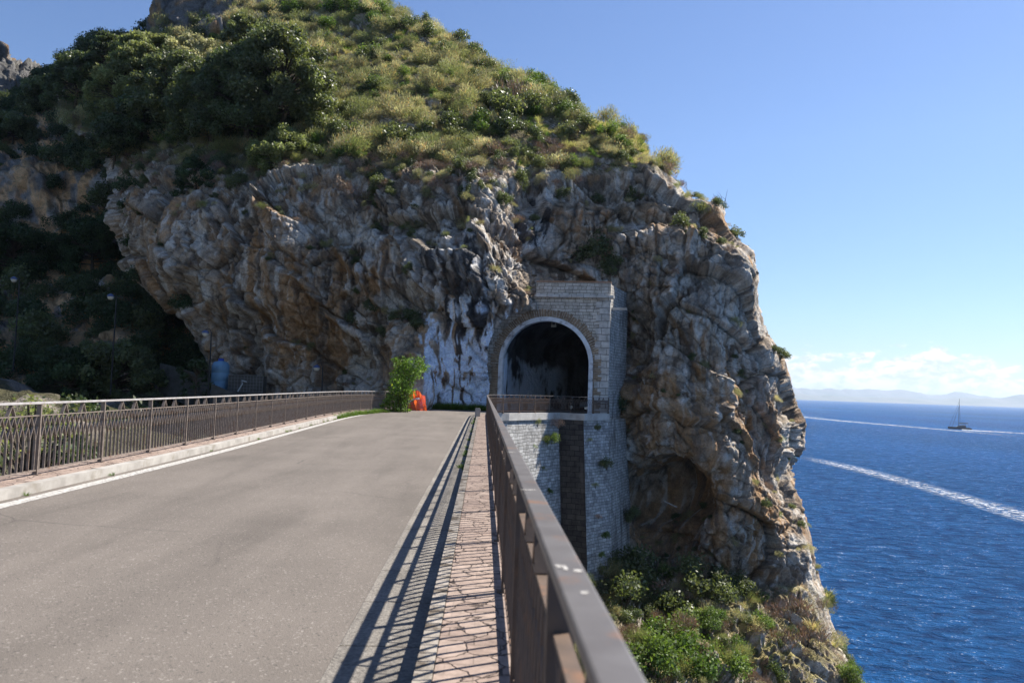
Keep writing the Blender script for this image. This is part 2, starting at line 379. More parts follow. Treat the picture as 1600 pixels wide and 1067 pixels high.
pxr = ns[:, None]-2-110*t**1.3; Dr = D[:, -1:]+34*t**1.25; pyr = pys[:, None]+np.where(slope_r, 60*t, np.where(pys[:, None] < 700, 15*t, -60*t))
tl = t[:, ::2][:, ::-1]
pxl = lf[:, None]+1+60*tl; Dl = D[:, :1]+20*tl; pyl = pys[:, None]+0*tl
PXg = np.concatenate([pxl, px, pxr], 1); PYg = np.concatenate([pyl, py, pyr], 1); Dg = np.concatenate([Dl, D, Dr], 1)
NL = tl.shape[1]; NCT = PXg.shape[1]
base = PY(PXg, PYg, Dg)
def normals(B):
    du = np.gradient(B, axis=1); dv = np.gradient(B, axis=0); n = np.cross(du, dv); l = np.linalg.norm(n, axis=2, keepdims=True); n = n/np.maximum(l, 1e-9)
    return n
nb = normals(base)
if nb[NR//2, NL+NC//2, 1] > 0: nb = -nb
def bl3(n, r, k=2):
    o = n.copy()
    for _ in range(k):
        for ax in (0, 1):
            c = np.cumsum(np.concatenate([np.repeat(o.take([0], ax), r+1, ax), o, np.repeat(o.take([-1], ax), r, ax)], ax), axis=ax)
            m_ = o.shape[ax]; o = (c.take(range(2*r+1, 2*r+1+m_), ax)-c.take(range(0, m_), ax))/(2*r+1)
    return o
nb = bl3(nb, 6); nb /= np.linalg.norm(nb, axis=2, keepdims=True)
p = base.reshape(-1, 3).astype(f32); nn = nb.reshape(-1, 3).astype(f32)
PXf = PXg.ravel(); PYf = PYg.ravel()
slope = sm(nn[:, 2], .35, .62)                       # 1 on the planted slope
slope = np.maximum(slope, (1-sm(PYf, 225, 262)))*(1-sm(PYf, 255, 285)*(1-sm(PYf, 890, 930)))
# rock relief
wp = np.stack([fbm(p/5., 3, 1), fbm(p/5.+31, 3, 2), fbm(p/5.+77, 3, 3)], 1)*.5
ca, sa = math.cos(R(33)), math.sin(R(33))
def diag(P, L, W, H, k=1.):       # cells elongated down and to the right
    x = P[:, 0]*ca-P[:, 2]*sa*k; z = P[:, 0]*sa*k+P[:, 2]*ca
    return np.stack([x/L, P[:, 1]/W, z/H], 1)
pw = p+wp
tB, hB, eB = facet(diag(pw, 7.5, 4.5, 3.8), 11)
tV, hV, eV = facet(pw/np.array([2.1, 2.1, 3.9]), 23)
tC, hC, eC = facet(diag(p+wp*.6, 1.5, 1.1, .95), 37)
tD, hD, eD = facet((p+wp*.3)/np.array([.42, .42, .55]), 51)
lo = fbm(p/10., 3, 61)
flute = 1-np.abs(fbm(pw/np.array([1.3, 1.3, 6.5]), 3, 71))
fi = fbm(p/.5, 3, 81)
def ridged(P, o, s):
    r = 0; a = 1.; t = 0
    for k in range(o):
        n_ = 1-np.abs(vn(P*(2.1**k)+k*11.7, s+k*5)*1.6); r = r+a*n_; t += a; a *= .58
    return r/t
rg = ridged(pw/np.array([3.4, 3.4, 5.5]), 6, 131)
rv = ridged(p/np.array([1.5, 1.5, 4.])+wp*.15, 5, 151)
tE, hE, eE = facet((p+wp*.15)/np.array([.8, .8, 1.3]), 171)
r2_ = ridged(pw/np.array([2.2, 2.2, 4.5])+40, 5, 191); r3_ = ridged(p/np.array([.9, .9, 1.5])+wp*.1, 4, 193)
fiss = np.clip((r2_-.62)/.25, 0, 1)**2
rough_ = .3+.8*sm(fbm(p/np.array([6., 6., 9.]), 3, 401), -.25, .35)
rv = ridged(p/np.array([1.7, 1.7, 9.])+wp*.12, 5, 151)
d = 1.1*lo + .8*tB+.75*hB + .65*(rv-.5) + .08*fi + rough_*(.32*tV+.24*hV + .27*tC+.18*hC + .23*tE+.16*hE + .13*tD+.1*hD + .4*(rg-.5) - .5*fiss - .2*(r3_-.5))
slab = np.zeros(len(p), f32)
for (xa, ya, xb, yb, hh) in [(615,362,694,482,1.3),(525,398,592,485,1.1),(700,300,760,395,.8),(470,445,548,525,.9),(905,420,960,470,.6),(1085,350,1010,352,.8),(1120,640,1175,735,.8),(1040,470,1095,590,.7),(400,330,455,415,.7)]:
    L_ = math.hypot(xb-xa, yb-ya); tx, ty = (xb-xa)/L_, (yb-ya)/L_; s_ = ((PXf-xa)*ty-(PYf-ya)*tx)+5*fbm(p/1.6, 2, 301)
    tt = ((PXf-xa)*tx+(PYf-ya)*ty)/L_; win = sm(tt, -.15, .1)*(1-sm(tt, .85, 1.1))
    d = d+hh*win*sm(s_, -3, 3)*np.exp(-np.maximum(s_, 0)/26.); slab = np.maximum(slab, win*np.exp(-((s_+1)/5.)**2))
d -= .35*np.exp(-(eB/.04)**2) + .2*np.exp(-(eV/.05)**2) + .1*np.exp(-(eC/.07)**2)+.06*np.exp(-(eE/.07)**2)
# hollows, caves and bulges of the photographed face: (px, py, rx, ry, metres out)
for (cx, cy, rx, ry, a) in [(1062,770,50,38,-4.5),(1040,820,45,60,-2.5),(1115,720,60,60,1.6),(1160,820,60,70,1.3),(385,545,22,45,-2.6),(395,497,34,13,-1.3),(330,520,20,30,-1.2),
        (250,330,70,90,1.3),(440,470,50,80,.9),(545,575,45,35,-2.3),(500,520,60,40,-.8),(690,400,50,50,1.3),(740,380,25,40,1.),(620,470,50,22,-1.3),(905,390,60,40,-1.5),(1000,340,90,14,-1.2),(1010,375,80,14,1.1),
        (1150,430,35,60,1.),(1100,500,30,60,.9),(1045,600,30,45,.9),(1165,560,30,45,-.9),(1230,780,20,60,-.6),(300,420,40,30,1.2),(590,380,40,40,.8),(520,340,50,40,-.9),(1000,680,30,40,.8),(1120,905,120,14,-1.2),
        (930,300,50,25,-.8),(820,330,40,60,-.9),(648,590,22,30,1.5),(720,560,50,60,.2)]:
    d = d+a*np.exp(-(((PXf-cx)/rx)**2+((PYf-cy)/ry)**2))
lower = sm(PYf, 890, 930)
amp = 1-.62*slope*(1-lower)
amp = amp*(1-.25*np.concatenate([np.ones((NR, NL)), edge_l, np.zeros((NR, NW))], 1).ravel())
# keep clear of the road platform in front of the wall
X, Y, Z = p[:, 0], p[:, 1], p[:, 2]
plat = sm(PXf, 640, 665)*(1-sm(PXf, 800, 830))*sm(PYf, 430, 560)*(1-sm(PYf, 680, 720))
amp = amp*(1-.72*plat)
nearp = np.exp(-(((PXf-830)/60)**2+((PYf-520)/90)**2)); amp = amp*(1-.5*nearp)
edge = np.concatenate([np.zeros((NR, NL)), edge_r, np.ones((NR, NW))*1], 1).ravel(); 
disp = d*amp
disp = disp-np.maximum(disp, 0)*.75*edge*(np.abs(PXf-rowint(PYf, NOSE)) < 60)
q3 = p+nn*disp[:, None]
q3 = q3+np.stack([fbm(p/1.3, 3, 91), fbm(p/1.3+9, 3, 92), fbm(p/1.3+5, 3, 93)], 1)*(.06*amp)[:, None]
SURF = q3.reshape(NR, NCT, 3)
sn = normals(SURF)
if sn[NR//2, NL+NC//2, 1] > 0: sn = -sn
snf = sn.reshape(-1, 3)
# ---- colour of the stone itself
def mixc(c, k, col): return c*(1-k[:, None])+np.array(col, f32)*k[:, None]
n_a = fbm(p/3.2, 4, 101); n_b = fbm(pw/np.array([.7, .7, 7.]), 4, 103); n_c = fbm(p/1.1, 4, 107); n_d = fbm(pw/np.array([.35, .35, 3.2]), 3, 109)
c = np.ones((len(p), 3), f32)*np.array((.37, .305, .24), f32)
c = mixc(c, sm(hE*.4+hV*.3+n_c*.5+.3*fi+.25*(1-rough_), .1, .5), (.50, .475, .435))
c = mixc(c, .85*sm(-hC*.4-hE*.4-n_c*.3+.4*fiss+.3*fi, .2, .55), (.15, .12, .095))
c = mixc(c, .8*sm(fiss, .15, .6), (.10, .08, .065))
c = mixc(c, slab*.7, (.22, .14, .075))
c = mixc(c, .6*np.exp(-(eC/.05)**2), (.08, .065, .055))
ochre = np.zeros(len(p), f32)
for (cx, cy, rx, ry, a) in [(330,420,190,170,.55),(560,500,120,90,.4),(1110,740,130,120,.75),(1050,830,90,80,.6),(1060,360,120,45,.6),(1160,640,50,100,.45),(450,570,120,60,.45),(250,280,80,60,.4),(1000,640,50,50,.7),(850,330,30,40,.3)]:
    ochre += a*np.exp(-(((PXf-cx)/rx)**2+((PYf-cy)/ry)**2))
c = mixc(c, np.clip(sm(n_b*.75+n_a*.55+ochre*1.2, .25, 1.0), 0, 1)*.85, (.37, .225, .115))
c = mixc(c, sm(n_a*.7-n_d*.4-ochre*.25, .4, .9)*.8, (.11, .10, .095))
c = mixc(c, sm(n_d+n_c*.3+.3*fi, .45, .75)*.7, (.62, .58, .53))
bs = np.exp(-(((PXf-735)/72)**2+((PYf-455)/125)**2)) + .8*np.exp(-(((PXf-845)/45)**2+((PYf-350)/80)**2)) + .5*np.exp(-(((PXf-950)/40)**2+((PYf-320)/60)**2))
c = mixc(c, sm(bs, .3, .9)*sm(n_c+n_d*.6+.6, .2, .6)*.88, (.68, .68, .68))
c = mixc(c, sm(fbm(pw/np.array([.5, .5, 8.]), 4, 113)+bs*.7, .62, .85)*sm(bs, .15, .6)*.92, (.035, .035, .04))
st1 = fbm(pw/np.array([.6, .6, 10.]), 4, 311); st2 = fbm(p/np.array([.3, .3, 5.]), 3, 313)
c = mixc(c, .55*sm(st1+.3*st2, .35, .7), (.13, .115, .105))
c = mixc(c, .4*sm(-st1+.3*st2, .45, .8), (.60, .57, .53))
# the limewashed foot of the rock beside the tunnel
paint = sm(PXf, 652, 668)*(1-sm(PXf, 800, 812))*sm(PYf, 450, 620)*(1-sm(PYf, 700, 712))
paint = sm(paint+.25*n_c+.6*n_d+.1, .42, .62)*(paint > .02)
pn = fbm(p/np.array([.3, .3, 2.4]), 4, 127)*1.1+.8-.55*np.exp(-((PXf-672)/16)**2)*sm(PYf, 560, 580)-1.2*np.exp(-((PXf-722-9*n_c)/2.5)**2)*sm(PYf+20*n_a, 540, 580)
c = mixc(c, paint*sm(pn, .15, .35), (.66, .76, .92))
c = mixc(c, .8*paint*sm(-pn+.15*n_c+.2, .1, .4), (.07, .07, .08))
c = c*np.array((1.15, 1.11, 1.05), f32)
# soil and thin grass on the slope
up_ = sm(snf[:, 2], .42, .7)
soilk = np.clip(slope*sm(snf[:, 2]+.2*n_c, .25, .5), 0, 1)
soil = mixc(np.ones((len(p), 3), f32)*np.array((.17, .145, .08), f32), sm(n_a+n_c*.5, -.2, .7), (.34, .29, .12))
c = c*(1-soilk[:, None])+soil*soilk[:, None]
c = mixc(c, (1-slope)*up_*.2, (.17, .15, .11))
idx = np.arange(NR*NCT).reshape(NR, NCT)
F = np.stack([idx[:-1, :-1].ravel(), idx[:-1, 1:].ravel(), idx[1:, 1:].ravel(), idx[1:, :-1].ravel()], 1)
# portal frame
PHI = R(12); PC = PY(852.5, 560, 55.4); PC = np.array([PC[0], PC[1], 0.]); px_ax = np.array([math.cos(PHI), -math.sin(PHI)]); py_ax = np.array([math.sin(PHI), math.cos(PHI)])
lx = (q3[:, 0]-PC[0])*px_ax[0]+(q3[:, 1]-PC[1])*px_ax[1]; ly = (q3[:, 0]-PC[0])*py_ax[0]+(q3[:, 1]-PC[1])*py_ax[1]
rr = np.where(q3[:, 2] > 3.35, np.hypot(lx, q3[:, 2]-3.35), np.abs(lx))
kill = (rr < 3.82) & (ly > -3.5) & (ly < 18) & (q3[:, 2] > -.8)
kill |= (lx > 0) & (lx < 4.5) & (ly < .6) & (ly > -4) & (q3[:, 2] > -.8) & (q3[:, 2] < 9.3)
kf = kill[F].any(1)
F = F[~kf]
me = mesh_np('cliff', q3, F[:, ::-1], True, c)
cliff = tag(link('cliff', me, MT['rock']), 'craggy grey and ochre limestone headland pierced by the road tunnel', 'cliff', None, 'structure')
def surf(x, y):                     # a point of the built rock near that sight line
    i = int(np.argmin(np.abs(pys-y))); j = NL+int(round((x-lf[i])/(ns[i]-lf[i])*(NC-1))); j = min(max(j, 0), NCT-1)
    return SURF[i, j]

# ------------------------------------------------------------------ generic rocky sheets further off
def sheet(name, cols, label, cat, kind=None, ochre_k=.3, nr=260, nc=260, amp=1., veg=.5, dark=1.):
    # cols: list over px of list of (px, py, Y)
    C_ = np.array(cols, float)   # (a, b, 3)
    a, b = C_.shape[:2]
    ti = np.linspace(0, a-1, nc); tj = np.linspace(0, b-1, nr)
    tmp = np.array([[np.interp(tj, range(b), C_[i, :, k]) for k in range(3)] for i in range(a)])   # a,3,nr
    g = np.array([[np.interp(ti, range(a), tmp[:, k, j]) for k in range(3)] for j in range(nr)])    # nr,3,nc
    g = np.moveaxis(g, 1, 2)
    for k in range(3): g[:, :, k] = bl3(g[:, :, k:k+1], 4)[:, :, 0]
    B = PY(g[:, :, 0], g[:, :, 1], g[:, :, 2]); n = normals(B)
    if n[nr//2, nc//2, 1] > 0: n = -n
    P = B.reshape(-1, 3).astype(f32); n = n.reshape(-1, 3)
    w = np.stack([fbm(P/6., 3, 1), fbm(P/6.+31, 3, 2), fbm(P/6.+77, 3, 3)], 1)*1.5; W = P+w
    tb, hb, eb = facet(W/np.array([5, 5, 8.]), 211); tc, hc, ec = facet(W/np.array([1.8, 1.8, 2.8]), 223)
    dd = 1.6*fbm(P/12, 3, 231)+.9*tb+.7*hb+.4*tc+.35*hc+.15*fbm(P, 3, 233)+.5*(1-np.abs(fbm(W/np.array([1.6, 1.6, 9]), 3, 241)))-.5*np.exp(-(eb/.06)**2)
    Q = P+n*(dd*amp)[:, None]
    S = Q.reshape(nr, nc, 3); s_ = normals(S)
    if s_[nr//2, nc//2, 1] > 0: s_ = -s_
    sf = s_.reshape(-1, 3)
    nb_ = fbm(W/np.array([1.2, 1.2, 12.]), 4, 251); na_ = fbm(P/4, 4, 253)
    cc = np.ones((len(P), 3), f32)*np.array((.27, .255, .24), f32)
    cc = mixc(cc, sm(hc*.5+na_*.5, 0, .7), (.38, .36, .33)); cc = mixc(cc, sm(nb_+ochre_k, .1, .8)*.9, (.62, .36, .17)); cc = mixc(cc, sm(-na_-.5*nb_, .4, .9)*.7, (.12, .11, .10))
    cc = mixc(cc, sm(sf[:, 2]+.2*na_, .4, .62)*veg, (.07, .07, .035))
    ii = np.arange(nr*nc).reshape(nr, nc)
    FF = np.stack([ii[:-1, :-1].ravel(), ii[:-1, 1:].ravel(), ii[1:, 1:].ravel(), ii[1:, :-1].ravel()], 1)
    o = link(name, mesh_np(name, Q, FF, True, cc*dark), MT['rock'])
    tag(o, label, cat, None, kind)
    return o, S, s_, g

# wooded valley side on the left
HC = []
for x, prof in ((-420, 0), (-200, 0), (-60, 0), (20, 0), (80, 0), (130, 8), (200, -8), (280, -16), (360, -24), (430, -30)):
    hold_ = 8 if x > 250 else 0
    o_ = {-420: 55, -200: 60, -60: 75, 20: 70, 80: 35, 130: -5, 200: -25, 280: -40, 360: -70, 430: -100}[x]
    HC.append([(x, 125+o_-40, 135), (x, 125+o_, 116), (x, 190, 107), (x, 245, 102), (x, 262, 97), (x, 350, 94), (x, 395, 92), (x, 440, 84+hold_), (x, 500, 77+hold_), (x, 560, 70+hold_), (x, 620, 66+hold_), (x, 760, 56+hold_), (x, 1000, 40), (x, 1400, 30)])
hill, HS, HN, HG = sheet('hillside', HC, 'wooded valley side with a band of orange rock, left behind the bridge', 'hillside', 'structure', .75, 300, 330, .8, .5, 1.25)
def hsurf(x, y):
    k = np.argmin((HG[:, :, 0]-x)**2+(HG[:, :, 1]-y)**2); return HS.reshape(-1, 3)[k]
# ground of the ravine under and beside the bridge
gX, gY = np.meshgrid(np.linspace(-75, 1, 190), np.linspace(-18, 60, 190))
gP = np.stack([gX, gY, gX*0], 2).reshape(-1, 3).astype(f32)
gZ = np.interp(gP[:, 0], [-75, -40, -20, -10, -6, 1], [12, 1.5, -1.8, -3.6, -12, -19])+1.0*fbm(gP/5, 4, 501)+.5*facet(gP/2.2, 503)[1]
gP[:, 2] = gZ; gc = mixc(np.ones((len(gP), 3), f32)*np.array((.075, .07, .04), f32), sm(fbm(gP/3, 3, 505), 0, .4), (.22, .19, .16))
gi_ = np.arange(190*190).reshape(190, 190); GF = np.stack([gi_[:-1, :-1].ravel(), gi_[:-1, 1:].ravel(), gi_[1:, 1:].ravel(), gi_[1:, :-1].ravel()], 1)
tag(link('ravine_ground', mesh_np('ravine_ground', gP, GF, True, gc), MT['rock']), 'dark overgrown ground of the ravine left of the bridge', None, None, 'structure')
# far grey crag on the left
FC = []
for x, top in ((-300, 20), (-120, 40), (-40, 60), (0, 66), (30, 92), (60, 104), (100, 120), (150, 165), (220, 230)):
    FC.append([(x, top+30, 190), (x, top, 166), (x, top+20, 160), (x, top+70, 157), (x, top+140, 154), (x, top+260, 148)])
crag2, _, _, _ = sheet('rock_peak', FC, 'far grey limestone peak above the trees at the left edge', 'rock peak', 'structure', -.2, 150, 190, 1.3, .3, .55)
# summit crag
FC = []
for x, top, dy in ((240, 50, 8), (252, -60, 1), (290, -90, 0), (330, -90, -1), (370, -90, 0), (405, -60, 1), (425, 40, 6)):
    FC.append([(x, top, 96+dy), (x, -30, 93.5+dy), (x, 0, 91.5+dy), (x+4, 25, 90+dy), (x+6, 46, 89+dy), (x+8, 66, 91+dy)])
crag1, _, _, _ = sheet('rock_crag', FC, 'bare dark grey crag standing at the top of the scrub slope', 'rock crag', 'structure', -.1, 200, 240, .75, .15, .62)

# ------------------------------------------------------------------ plant prototypes
def leaves(name, m, centers, radii, nper, size, seed, mode='leaf', flat=1., brown=0., var=.5):
    r = np.random.default_rng(seed); V = []; Cc = []
    for (cx, cy, cz), rad in zip(centers, radii):
        n = max(6, int(nper*rad*rad))
        dr = r.normal(size=(n, 3)); dr /= np.linalg.norm(dr, axis=1, keepdims=True)
        rr_ = rad*(r.random(n)**.4)*(.75+.5*r.random(n)); P = dr*rr_[:, None]*np.array([1, 1, flat])+np.array([cx, cy, cz])
        s = size*(.55+.9*r.random(n))
        if mode == 'leaf':
            a = dr+r.normal(size=(n, 3))*.9
            a /= np.linalg.norm(a, axis=1, keepdims=True); t_ = np.cross(a, r.normal(size=(n, 3))); t_ /= np.linalg.norm(t_, axis=1, keepdims=True); w = np.cross(a, t_)
            q_ = np.stack([P-t_*s[:, None], P+w*(s*.55)[:, None], P+t_*s[:, None], P-w*(s*.55)[:, None]], 1)
        else:   # upright wiry sprigs
            t_ = dr*.55+np.array([0, 0, .9])+r.normal(size=(n, 3))*.28; t_ /= np.linalg.norm(t_, axis=1, keepdims=True)
            w = np.cross(t_, r.normal(size=(n, 3))); w /= np.linalg.norm(w, axis=1, keepdims=True)
            q_ = np.stack([P-w*(s*.1)[:, None], P+w*(s*.13)[:, None], P+w*(s*.02)[:, None]+t_*(s*1.5)[:, None], P-w*(s*.14)[:, None]+t_*(s*.8)[:, None]], 1)
        V.append(q_.reshape(-1, 3))
        b = (1-var/2+var*r.random(n))*(.7+.65*r.random()); cc = np.stack([b*(1+.25*r.random(n)*(.5+brown)), b, b*(.8+.4*r.random(n))], 1)
        if brown > 0:
            k = r.random(n) < brown; cc[k] = np.array([1.7, 1.05, .9])*b[k][:, None]
        Cc.append(np.repeat(cc, 4, 0))
    V = np.concatenate(V); Cc = np.concatenate(Cc)
    me = mesh_np(name, V, np.arange(len(V)).reshape(-1, 4), False, Cc); me.materials.append(m)
    return me
def dome(n, r, h, seed, lo=.0, k=(.28, .5)):
    g = np.random.default_rng(seed); c_ = []; rd = []
    for i in range(n):
        a = g.random()*6.283; e = g.random()**.6; q_ = r*math.sqrt(1-e*e*.9)*(.35+.6*g.random())
        c_.append((q_*math.cos(a), q_*math.sin(a), lo+h*e*(.6+.35*g.random()))); rd.append(r*(k[0]+(k[1]-k[0])*g.random()))
    return c_, rd
def bush_mesh(name, m, seed, r=1., h=.8, n=12, nper=700, size=.06, mode='leaf', brown=0., var=.5, k=(.28, .5)):
    c_, rd = dome(n, r, h, seed, .1, k); return leaves(name, m, c_, rd, nper, size, seed, mode, .85, brown, var)
BM = {}
BM['scrub'] = [bush_mesh('scrub_mesh', MT['leaf_scrub'], s, 1., .75, 11, 900, .085, 'sprig', .12) for s in (1, 2, 3)]
BM['olive'] = [bush_mesh('olive_scrub_mesh', MT['leaf_olive'], s, 1., .8, 12, 800, .075, 'sprig', .03) for s in (4, 5)]
BM['dark'] = [bush_mesh('dark_bush_mesh', MT['leaf_dark'], s, 1., .95, 15, 800, .062, 'leaf') for s in (6, 7, 8)]
BM['green'] = [bush_mesh('green_bush_mesh', MT['leaf_green'], s, 1., .8, 13, 800, .06, 'leaf') for s in (9, 10)]
BM['wood'] = [bush_mesh('wood_mesh', MT['leaf_wood'], s, 1., 1.0, 15, 900, .055, 'leaf') for s in (11, 12)]
BM['twig'] = [bush_mesh('twig_mesh', MT['twig'], s, 1., .7, 9, 600, .1, 'sprig', .3) for s in (13, 14)]
def grass_mesh(seed, m, n=70, h=.5, r=.28):
    g = np.random.default_rng(seed); V = []; C_ = []
    for i in range(n):
        a = g.random()*6.283; q_ = r*g.random()**.5; b = np.array([q_*math.cos(a), q_*math.sin(a), 0]); le = h*(.5+.6*g.random())
        t_ = np.array([math.cos(a)*.5+g.normal()*.2, math.sin(a)*.5+g.normal()*.2, 1.]); w = np.array([-math.sin(a+g.normal()), math.cos(a), 0])*.014
        m1 = b+t_*le*.6; e = b+t_*le+np.array([t_[0], t_[1], -.3])*le*.3
        V += [b-w, b+w, m1+w, m1-w, m1-w, m1+w, e+w*.2, e-w*.2]; k = .7+.6*g.random(); C_ += [(k, k*(.85+.3*g.random()), k*.9)]*8
    me = mesh_np('grass_mesh', np.array(V), np.arange(len(V)).reshape(-1, 4), False, np.array(C_)); me.materials.append(m); return me
BM['grass'] = [grass_mesh(s, MT['dry']) for s in (21, 22)]
BM['ggrass'] = [grass_mesh(s, MT['leaf_green'], 60, .4) for s in (23, 24)]

def scatter(name, kinds, P, S, label, cat, seed, tilt=.25):
    """one object: clumps instanced on the points of the ground they grow on"""
    g = np.random.default_rng(seed); n = len(P)
    col = bpy.data.collections.new(name+'_kinds'); ms = [m_ for k in kinds for m_ in BM[k]]
    for i, m_ in enumerate(ms):
        col.objects.link(bpy.data.objects.new('%s_%02d' % (name, i), m_))
    me = bpy.data.meshes.new(name); me.vertices.add(n); me.vertices.foreach_set('co', np.asarray(P, f32).ravel())
    a = me.attributes.new('rot', 'FLOAT_VECTOR', 'POINT'); rv = np.stack([g.normal(size=n)*tilt, g.normal(size=n)*tilt, g.random(n)*6.283], 1).astype(f32); a.data.foreach_set('vector', rv.ravel())
    a = me.attributes.new('scl', 'FLOAT_VECTOR', 'POINT'); s_ = np.asarray(S, f32)[:, None]*np.stack([.85+.3*g.random(n), .85+.3*g.random(n), .75+.5*g.random(n)], 1); a.data.foreach_set('vector', s_.astype(f32).ravel())
    a = me.attributes.new('pick', 'INT', 'POINT'); a.data.foreach_set('value', g.integers(0, len(ms), n).astype(np.int32))
    ng = bpy.data.node_groups.new(name, 'GeometryNodeTree')
    ng.interface.new_socket('Geometry', in_out='INPUT', socket_type='NodeSocketGeometry'); ng.interface.new_socket('Geometry', in_out='OUTPUT', socket_type='NodeSocketGeometry')
    gi = ng.nodes.new('NodeGroupInput'); go = ng.nodes.new('NodeGroupOutput'); ci = ng.nodes.new('GeometryNodeCollectionInfo'); ip = ng.nodes.new('GeometryNodeInstanceOnPoints')
    ci.inputs['Collection'].default_value = col; ci.inputs['Separate Children'].default_value = True; ci.inputs['Reset Children'].default_value = True
    def attr(nm, ty):
        x = ng.nodes.new('GeometryNodeInputNamedAttribute'); x.data_type = ty; x.inputs[0].default_value = nm; return [o for o in x.outputs if o.enabled][0]
    L = ng.links.new; L(gi.outputs[0], ip.inputs['Points']); L(ci.outputs[0], ip.inputs['Instance']); ip.inputs['Pick Instance'].default_value = True
    L(attr('pick', 'INT'), ip.inputs['Instance Index']); L(attr('rot', 'FLOAT_VECTOR'), ip.inputs['Rotation']); L(attr('scl', 'FLOAT_VECTOR'), ip.inputs['Scale'])
    L(ip.outputs[0], go.inputs[0])
    o = bpy.data.objects.new(name, me); COL.objects.link(o); md = o.modifiers.new('grow', 'NODES'); md.node_group = ng
    tag(o, label, cat, None, 'stuff'); return o

# where things can grow on the headland: pick vertices by area
sub = np.zeros((NR, NCT), bool); sub[2:-2, NL+2:] = True
ar = np.linalg.norm(np.cross(np.gradient(SURF, axis=1), np.gradient(SURF, axis=0)), axis=2)
k3 = kill.reshape(NR, NCT)
def pick(weight, dens, seed):
    g = np.random.default_rng(seed); w = weight*ar*dens*sub*(~k3); m_ = g.random(w.shape) < w; return SURF[m_]
SL = slope.reshape(NR, NCT); SNZ = sn[:, :, 2]; NA = n_a.reshape(NR, NCT); NCc = n_c.reshape(NR, NCT); PXm, PYm = PXg, PYg
upper = (PYm < 262).astype(float)*SL
seg = sm(PYm, 900, 940)*(PYm < 1250)
yel = sm(NA*.8+.35*NCc-.08+1.1*np.exp(-(((PXm-930)/120)**2+((PYm-215)/40)**2))+.7*np.exp(-(((PXm-600)/60)**2+((PYm-60)/25)**2))+.5*np.exp(-(((PXm-660)/50)**2+((PYm-110)/30)**2)), .35, .75)
lowe = 50*np.exp(-((PXm-650)/130)**2)
edgez = sm(PYm, 180, 235)*(1-sm(PYm, 262+lowe*.8, 330+lowe))*(PXm > 60)
def sizes(n, a, b, seed): return a+(b-a)*np.random.default_rng(seed).random(n)**1.5
P1 = pick(upper*(1-.93*yel)*(SNZ > .1)*sm(NCc+.6*fbm(SURF.reshape(-1, 3).astype(f32)/2.2, 2, 411).reshape(NR, NCT), -.75, -.1), .62, 1); scatter('scrub', ['scrub', 'scrub', 'olive'], P1, sizes(len(P1), .5, 1.6, 1), 'grey green maquis scrub covering the slope above the cliff', 'scrub', 1)
P2 = pick(upper*(1-.9*yel)*(SNZ > .1), .2, 2); scatter('green_scrub', ['green', 'olive', 'dark'], P2, sizes(len(P2), .5, 1.5, 2), 'greener low undergrowth scattered through the grey scrub slope', 'undergrowth', 2)
P3 = pick(upper*(.15+yel)*(SNZ > .2), 6., 3); scatter('dry_grass', ['grass', 'grass', 'ggrass'], P3, sizes(len(P3), .45, 1.0, 3), 'straw yellow dry grass in patches on the slope above the cliff', 'grass', 3)
P4 = pick((1-SL)*(PYm > 255)*(PYm < 900)*sm(SNZ, .45, .75)*(NA > -.35)*(PXm > 190)*(1-plat.reshape(NR, NCT)), .55, 4)
scatter('ledge_plants', ['scrub', 'twig', 'olive', 'dark'], P4, sizes(len(P4), .22, .6, 4), 'small tufts and dry plants growing from ledges of the rock face', 'plants', 4, .4)
P4 = pick(edgez*(SNZ > .05), .55, 14); P4 = np.concatenate([P4, pick(np.exp(-((PXm-670)/110)**2-((PYm-290)/38)**2)*(SNZ > -.05), .6, 15)]); scatter('hanging_scrub', ['twig', 'scrub', 'dark', 'twig'], P4, sizes(len(P4), .4, .95, 14), 'brown twiggy scrub hanging over the top edge of the rock face', 'scrub', 14, .5)
P5 = pick(seg*(SNZ > -.1)*(PXm > 880)*(NA > -.6)*(1-.6*sm(PXm, 1200, 1250)), .75, 5); scatter('shore_scrub', ['scrub', 'dark', 'olive', 'twig', 'green'], P5, sizes(len(P5), .4, 1.0, 5), 'tangled scrub on the boulder slope at the foot of the cliff', 'scrub', 5)
# left valley
har = np.linalg.norm(np.cross(np.gradient(HS, axis=1), np.gradient(HS, axis=0)), axis=2); g = np.random.default_rng(6)
hp = (HG[:, :, 1] < 1000)*(1-np.exp(-(((HG[:, :, 0]-40)/85)**4+((HG[:, :, 1]-300)/85)**4)))
m_ = g.random(har.shape) < har*hp*.13; PH = HS[m_]; PG = gP[(g.random(len(gP)) < .03)*(gP[:, 0] < -9)*(gP[:, 0] > -45)*(gP[:, 1] > 6)]; PG[:, 2] -= 2.2; PH = np.concatenate([PH, PG])
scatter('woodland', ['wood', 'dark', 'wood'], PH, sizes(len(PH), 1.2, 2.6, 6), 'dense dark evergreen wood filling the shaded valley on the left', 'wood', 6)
print('scatter counts', len(P1), len(P2), len(P3), len(P4), len(P5), len(PH))

